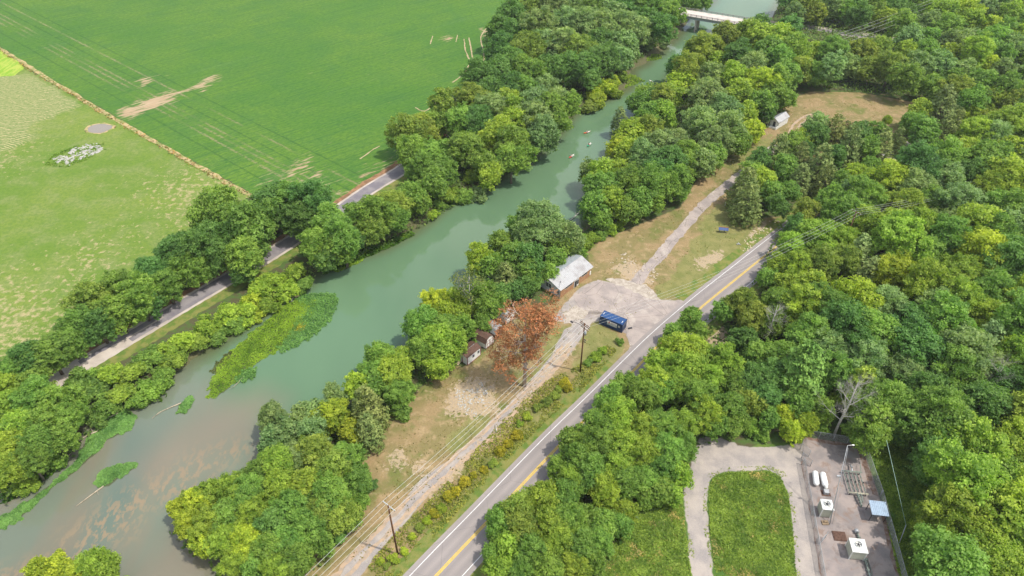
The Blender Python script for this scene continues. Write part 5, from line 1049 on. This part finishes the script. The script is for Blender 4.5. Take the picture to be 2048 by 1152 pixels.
def tr2(rt):
    m = MB(); m.tube([(.35, .1, 11.6), (.35, .1, 12.5)], .26, 10); m.build('transformer', M_GALV, rt); m = MB(); m.tube([(0, 0, 13.9), (-1.9, -.8, 14.2), (-2.7, -1.0, 14.0)], .05, 6); m.box((-2.8, -1.0, 13.85), (.6, .3, .2)); m.build('street_light', M_DARK, rt)
    MB().box((.35, .2, 10.0), (.5, .2, .12)).build('bracket', M_DARK, rt); MB().box((.35, .2, 9.4), (.4, .2, .12)).build('bracket', M_DARK, rt)
pole(P2, 14.8, "upper utility pole with doubled dark crossarms and a transformer near the container", [(14.5, 2.8), (14.0, 2.8), (13.2, 2.2)], azm, tr2)
pole(P3, 14.8, "utility pole in the wood beyond the highway, wires just showing", [(14.5, 2.8)], az2)
FP1 = at(1289, 40); pole(FP1, 10, "pale utility pole among the trees left of the bridge", [(9.7, 2.0)], .4, mat=M_WIRE)
def wire(a, b, sag, r, label, grp):
    n = 22; pts = [a.lerp(b, i / n) - Vector((0, 0, sag * 4 * (i / n) * (1 - i / n))) for i in range(n + 1)]; m = MB(); c = pts[0]; m.tube([q - c for q in pts], r, 4); o = m.build('power_line', M_WIRE); o.location = c; tag(o, label, "power line", grp)
def offp(p, az, x, z): return p + Vector((math.cos(az) * x, math.sin(az) * x, z))
side = ["riverside outer wire", "riverside inner wire", "highway-side inner wire", "highway-side outer wire"]
for i, x in enumerate((-1.33, -.48, .48, 1.33)):
    wire(offp(P0, az1, x, 15.0), offp(P1, az1, x, 15.2), .9, .028, f"{side[i]} running down-left from the lower utility pole over the trees", "wires off the lower pole")
    wire(offp(P1, az1, x, 15.2), offp(P2, azm, x, 14.7), .9, .028, f"{side[i]} strung between the two brown utility poles", "wires between the two poles")
    wire(offp(P2, azm, x, 14.7), offp(P3, az2, x, 14.7), 2.6, .020, f"{side[i]} crossing over the blue container from the upper utility pole", "wires over the container")
    wire(offp(P3, az2, x, 14.7), offp(P4, az2, x, 11.5), 3.6, .022, f"{side[i]} in the gap of the wood at the photo's right edge", "wires at the right edge")
TA, TB = at(1670, 82, 12), at(2010, -55, 12)
for i, (dx, dz) in enumerate(((-1.4, 1.4), (-.4, .9), (.8, .5), (1.6, -.8))):
    wire(TA + Vector((dx, -dx, dz)), TB + Vector((dx, -dx, dz)), 1.6, .035, f"{['topmost', 'second highest', 'third highest', 'lowest'][i]} of the four wires above the far road, upper right", "wires above the far road")
# ---------------------------------------------------------------- fenced equipment yard
def fence(a, b, label, gate=False, h=2.1, gap=None):
    a = Vector(a); b = Vector(b); d = (b - a); L = d.length; rt = empty('chain_link_fence', a, math.atan2(d.y, d.x)); n = max(1, round(L / 2.9))
    for i in range(n + 1): MB().tube([(i * L / n, 0, 0), (i * L / n, 0, h + .05)], .045 if 0 < i < n else .06, 7).build('post', M_GALV, rt)
    m = MB(); m.tube([(0, 0, h), (L, 0, h)], .035, 6); m.build('top_rail', M_GALV, rt); m = MB(); s = .17; k = int((L + h) / s)
    for i in range(k):                                            # woven diagonals
        x = i * s
        for sg in (1, -1):
            x0, x1 = (x, x - h) if sg > 0 else (x - h, x); z0, z1 = .05, h; p0, p1 = Vector((x0, 0, z0)), Vector((x1, 0, z1))
            def clip(p, q):
                if p.x < 0: t = (0 - p.x) / (q.x - p.x) if q.x != p.x else 0; p = p.lerp(q, min(max(t, 0), 1))
                if p.x > L: t = (L - p.x) / (q.x - p.x) if q.x != p.x else 0; p = p.lerp(q, min(max(t, 0), 1))
                return p
            q0, q1 = clip(p0, p1), clip(p1, p0)
            if (q1 - q0).length > .1: m.tube([q0, q1], .010, 3, cap=False)
    o = m.build('chain_mesh', M_GALV, rt); tag(rt, label, "fence"); return rt
Y = YARD
fence((58.2, 87.4, 0), (60.1, 90.7, 0), "short chain link fence panels at the yard's back left corner")
fence((60.1, 90.7, 0), (71.0, 88.4, 0), "chain link fence along the back of the equipment yard, under the trees")
fence((71.0, 88.4, 0), (69.9, 76.6, 0), "chain link fence on the yard's right side, from back corner to the metal canopy")
fence((69.9, 76.4, 0), (66.9, 58, 0), "chain link fence on the yard's right side below the metal canopy")
fence((57.5, 83.8, 0), (53.2, 58.6, 0), "long chain link fence on the yard's left side beside the gravel drive")
for i, (a, b) in enumerate((((58.2, 87.4), (59.3, 85.6)), ((57.7, 85.2), (58.9, 83.3)), ((55.2, 66.6), (56.5, 67.8)))):
    fence((*a, 0), (*b, 0), ["upper gate leaf of chain link standing open at the back left corner", "lower gate leaf of chain link standing open at the back left corner", "chain link gate leaf swung into the yard near the lower white cabinet"][i])
M_CAB = paint("cabinet_white", (.70, .70, .66), .5, .4, wear=.15); M_BEIGE = paint("cabinet_beige", (.50, .50, .40), .6, .3, wear=.15)
def cabinet(p, ang, W, D, H, label):
    rt = empty('fan_cabinet', p, math.radians(ang)); m = MB()
    m.box((W / 2, D / 2, H / 2 + .1), (W - .12, D - .12, H - .2)); corrug(m, W - .2, H - .5, .3, .05, (.1, .06, .3), (1, 0, 0), (0, 0, 1), (0, -1, 0)); corrug(m, D - .2, H - .5, .3, .05, (.06, .1, .3), (0, 1, 0), (0, 0, 1), (-1, 0, 0)); m.build('housing', M_BEIGE, rt)
    m = MB()
    for x in (.05, W - .05):
        for y in (.05, D - .05): m.box((x, y, H / 2), (.14, .14, H))
    m.build('corner_posts', M_CAB, rt); m = MB(); m.box((W / 2, D / 2, H + .06), (W + .12, D + .12, .14)); m.build('top_cover', M_CAB, rt)
    f = MB().tube([(W / 2, D * .55, H + .12), (W / 2, D * .55, H + .42)], [.56, .56], 20, cap=False).build('fan_shroud', M_CAB, rt); b = MB()
    for i in range(5): a = i * 1.257; b.box((W / 2 + math.cos(a) * .2, D * .55 + math.sin(a) * .2, H + .24), (.4, .13, .03), rz=a)
    b.tube([(W / 2, D * .55, H + .15), (W / 2, D * .55, H + .3)], .08, 10); b.build('fan', M_DARK, f); tag(rt, label, "equipment cabinet"); return rt
cabinet(Vector((56.9, 72.1, 0)), -7, 1.95, 2.1, 2.6, "smaller white fan cabinet at the yard's left fence, below the white tanks")
cabinet(Vector((59.3, 63.8, 0)), -7, 2.55, 2.6, 2.5, "large white fan cabinet with ribbed front in the lower yard")
def tank(p, ang, label, L=3.4, r=.56):
    rt = empty('propane_tank', p, math.radians(ang)); n = 8; pts = [(0, y, r + .25) for y in (-L / 2, -L / 2 + .06, -L / 2 + .2, -L / 2 + .42, L / 2 - .42, L / 2 - .2, L / 2 - .06, L / 2)]; MB().tube(pts, [.03, .22, .38, r, r, .38, .22, .03], 16).build('vessel', M_TANK, rt)
    for y in (-.8, .8): MB().box((0, y, .15), (.7, .2, .3)).build('saddle', M_CONC, rt)
    MB().tube([(0, -.3, 2 * r + .2), (0, -.3, 2 * r + .42)], .13, 10).build('valve_dome', M_TANK, rt); tag(rt, label, "tank")
tank(Vector((58.75, 80.1, 0)), -13, "left one of two white capsule tanks near the yard's fence"); tank(Vector((60.25, 79.8, 0)), -8, "right one of two white capsule tanks, beside the small pump")
p = Vector((59.9, 77.2, 0)); rt = empty('small_pump', p, -.1); MB().box((0, 0, .45), (.9, .8, .7)).build('motor_block', M_GALV, rt); MB().tube([(0, .7, .35), (0, .7, 1.3)], .26, 12).build('cylinder', M_CAB, rt); MB().box((0, 0, .05), (1.7, 1.3, .1)).build('skid', M_SHINGLE, rt); tag(rt, "small grey and white pump unit at the foot of the right tank", "pump")
# pipe manifold
def manifold():
    rt = empty('pipe_manifold', (64.2, 76.9, 0), math.radians(-7)); W, D = 3.1, 4.9
    for y, nm in ((0, 'header_pipe'), (D, 'header_pipe')): MB().tube([(-.3, y, .8), (W + .25, y, .8)], .15, 10).build(nm, M_PIPE if y else paint("tan_pipe", (.42, .40, .30), .5), rt)
    for i in range(5):
        x = .1 + i * (W - .2) / 4; m = MB(); m.tube([(x, 0, .8), (x, .2, .62), (x, D - .2, .62), (x, D, .8)], .075, 7)
        for y in (.9, 2.0, 2.9, 3.9): m.tube([(x, y + (i % 2) * .3, .62), (x, y + .28 + (i % 2) * .3, .62)], .135, 9)
        m.build('branch_pipe', M_PIPE, rt); v = MB(); v.tube([(x, 2.4 + (i % 2) * .4, .62), (x, 2.4 + (i % 2) * .4, 1.0)], .035, 6); v.tube([(x, 2.4 + (i % 2) * .4, 1.0), (x, 2.4 + (i % 2) * .4, 1.04)], .17, 12); v.build('valve_wheel', M_DARK, rt)
    m = MB(); m.tube([(1.3, 0, .8), (1.35, -.8, .8), (1.5, -1.6, .75), (1.6, -2.4, .5), (1.6, -2.5, -.1)], .17, 9); m.tube([(1.9, 0, .8), (2.0, -.9, .9), (1.9, -1.9, .7)], .11, 8)
    for y in (-.5, -1.1, -1.8): m.tube([(1.42, y, .8), (1.46, y - .18, .8)], .29, 10)
    m.build('outlet_pipe', M_PIPE, rt); m = MB(); m.tube([(1.6, D, .8), (1.7, D + .9, .8), (1.75, D + 1.9, .5)], .15, 9); m.tube([(1.68, D + .8, .9), (1.68, D + .8, 1.5)], .08, 8); m.build('inlet_pipe', M_GALV, rt)
    m = MB()
    for x in (.1, W - .1):
        for y in (.02, D - .02): m.box((x, y, .33), (.12, .12, .64))
    m.build('pipe_stands', M_DARK, rt); MB().bar((W + .1, D + .1, .9), (W + .4, D + 2.0, .9), .05).build('handrail', paint("green_rail", (.08, .22, .16), .5), rt)
    tag(rt, "olive pipe manifold of five parallel pipes with valves in the upper yard", "pipework")
manifold()
def canopy():
    rt = empty('metal_canopy', (65.7, 71.3, 0), math.radians(-8)); W, D = 2.9, 2.6
    for x, y in ((.15, .15), (W - .15, .15), (.15, D - .15), (W - .15, D - .15)): MB().box((x, y, 1.2), (.1, .1, 2.4)).build('post', M_DARK, rt)
    m = MB(); corrug(m, W + .1, D + .3, .32, .04, (-.05, -.15, 2.42), (1, 0, 0), Vector((0, 1, .09)).normalized(), (0, 0, 1)); m.box((W / 2, D / 2, 2.49), (W + .08, D + .28, .06), m=Matrix.Rotation(math.atan(.09), 3, 'X')); m.build('roof', paint("canopy_steel", (.33, .42, .52), .4, .5, .3, wear=.25, scale=.8), rt)
    MB().box((W / 2, 1.2, .8), (1.2, .5, 1.0)).build('control_box', M_GALV, rt); tag(rt, "blue-grey metal canopy on four posts against the yard's right fence", "canopy")
canopy()
m = MB(); m.box((0, 0, .07), (2.3, 1.9, .12)); m.box((0, 0, .15), (2.0, 1.6, .04)); o = m.build('steel_hatch', M_SHINGLE); o.location = (59.3, 68.2, 0.05); o.rotation_euler = (0, 0, -.1); tag(o, "flat brown steel hatch on the slab above the large white cabinet", "hatch")
m = MB(); m.box((0, 0, .1), (1.2, .9, .2)); m.box((.1, .1, .3), (.6, .4, .3)); m.tube([(-.4, 0, .3), (.5, 0, .35)], .08, 7); o = m.build('valve_box', paint("rusty_brown", (.26, .19, .12), .8)); o.location = (57.6, 70.9, 0.05); tag(o, "small rusty valve box at the foot of the smaller white cabinet", "valve box")
rt = empty('ground_pipe', (62.6, 69.0, 0), math.radians(-97)); m = MB(); m.tube([(0, 0, .45), (3, .15, .45), (7, .1, .45), (11, .1, .45)], .17, 9)
for x in (1.2, 1.9, 5.6, 6.2, 7.4, 8.1): m.tube([(x, .1, .45), (x + .14, .1, .45)], .3, 11)
m.build('main_pipe', M_PIPE, rt); m = MB(); m.tube([(-.3, -.1, .45), (.3, .1, .45)], .42, 12); m.tube([(.4, 0, .5), (.4, 0, 1.2)], .12, 9); m.build('strainer', M_GALV, rt); m = MB(); m.tube([(5, .6, .3), (8, .7, .3), (8.6, .1, .4)], .07, 6); m.tube([(5.8, .1, .6), (5.8, .1, 1.1)], .04, 6); m.tube([(5.8, .1, 1.1), (5.8, .1, 1.14)], .2, 12); m.build('side_pipe', M_PIPE, rt); tag(rt, "thick flanged pipe running behind the large white cabinet to the bottom edge", "pipework")
# light mast and guy wire
b = Vector((58.35, 70.6, 0)); t = at(1695, 891, 14.5); rt = empty('light_mast', b, 0); u = t - b
MB().tube([(0, 0, 0), u * .5, u], [.09, .07, .05], 8).build('mast', M_GALV, rt); MB().tube([(.55, .1, 0), u * .5 + Vector((.5, .1, 0)), u * .97 + Vector((.2, 0, 0))], [.035, .03, .03], 6).build('conduit', M_GALV, rt); m = MB(); m.tube([u, u + Vector((.9, 0, .15))], .04, 6); m.box(u + Vector((1.0, 0, .12)), (.36, .2, .10)); m.build('lamp_head', M_WHITE, rt); m = MB(); m.box(u * .62 + Vector((-.3, 0, 0)), (.7, .3, .3)); m.build('camera_bracket', M_GALV, rt)
tag(rt, "tall thin leaning light mast with a white lamp, rising from the smaller cabinet", "light mast")
b = at(1798, 1088); rt = empty('guyed_post', b, 0); a1 = at(1812, 1050, 3.0) - b; a2 = at(1773, 880, 11.0) - b; MB().tube([(0, 0, 0), a1], .07, 8).build('post', M_GALV, rt); MB().tube([a1, a2], .035, 5).build('cable', paint("green_cable", (.36, .52, .44), .5), rt); tag(rt, "short post with a long pale green cable rising into the wood, right of the yard", "guy wire")
print("OBJECTS", len(bpy.data.objects))
# ---------------------------------------------------------------- thin summer haze
hz = bpy.data.materials.new("haze_air"); hz.use_nodes = True; hn = hz.node_tree; hn.nodes.remove(hn.nodes["Principled BSDF"])
pvn = hn.nodes.new("ShaderNodeVolumePrincipled"); pvn.inputs["Color"].default_value = (.93, .96, 1, 1); pvn.inputs["Density"].default_value = 0.00010; pvn.inputs["Anisotropy"].default_value = 0.2
hn.links.new(pvn.outputs[0], hn.nodes["Material Output"].inputs["Volume"])
m = MB(); m.box((0, 300, 58.5), (24000, 24000, 126)); haze = m.build('haze', hz); haze.location = (0, 0, 0); tag(haze, kind='stuff', label="thin summer haze over the valley")
hz.cycles.volume_sampling = 'DISTANCE'
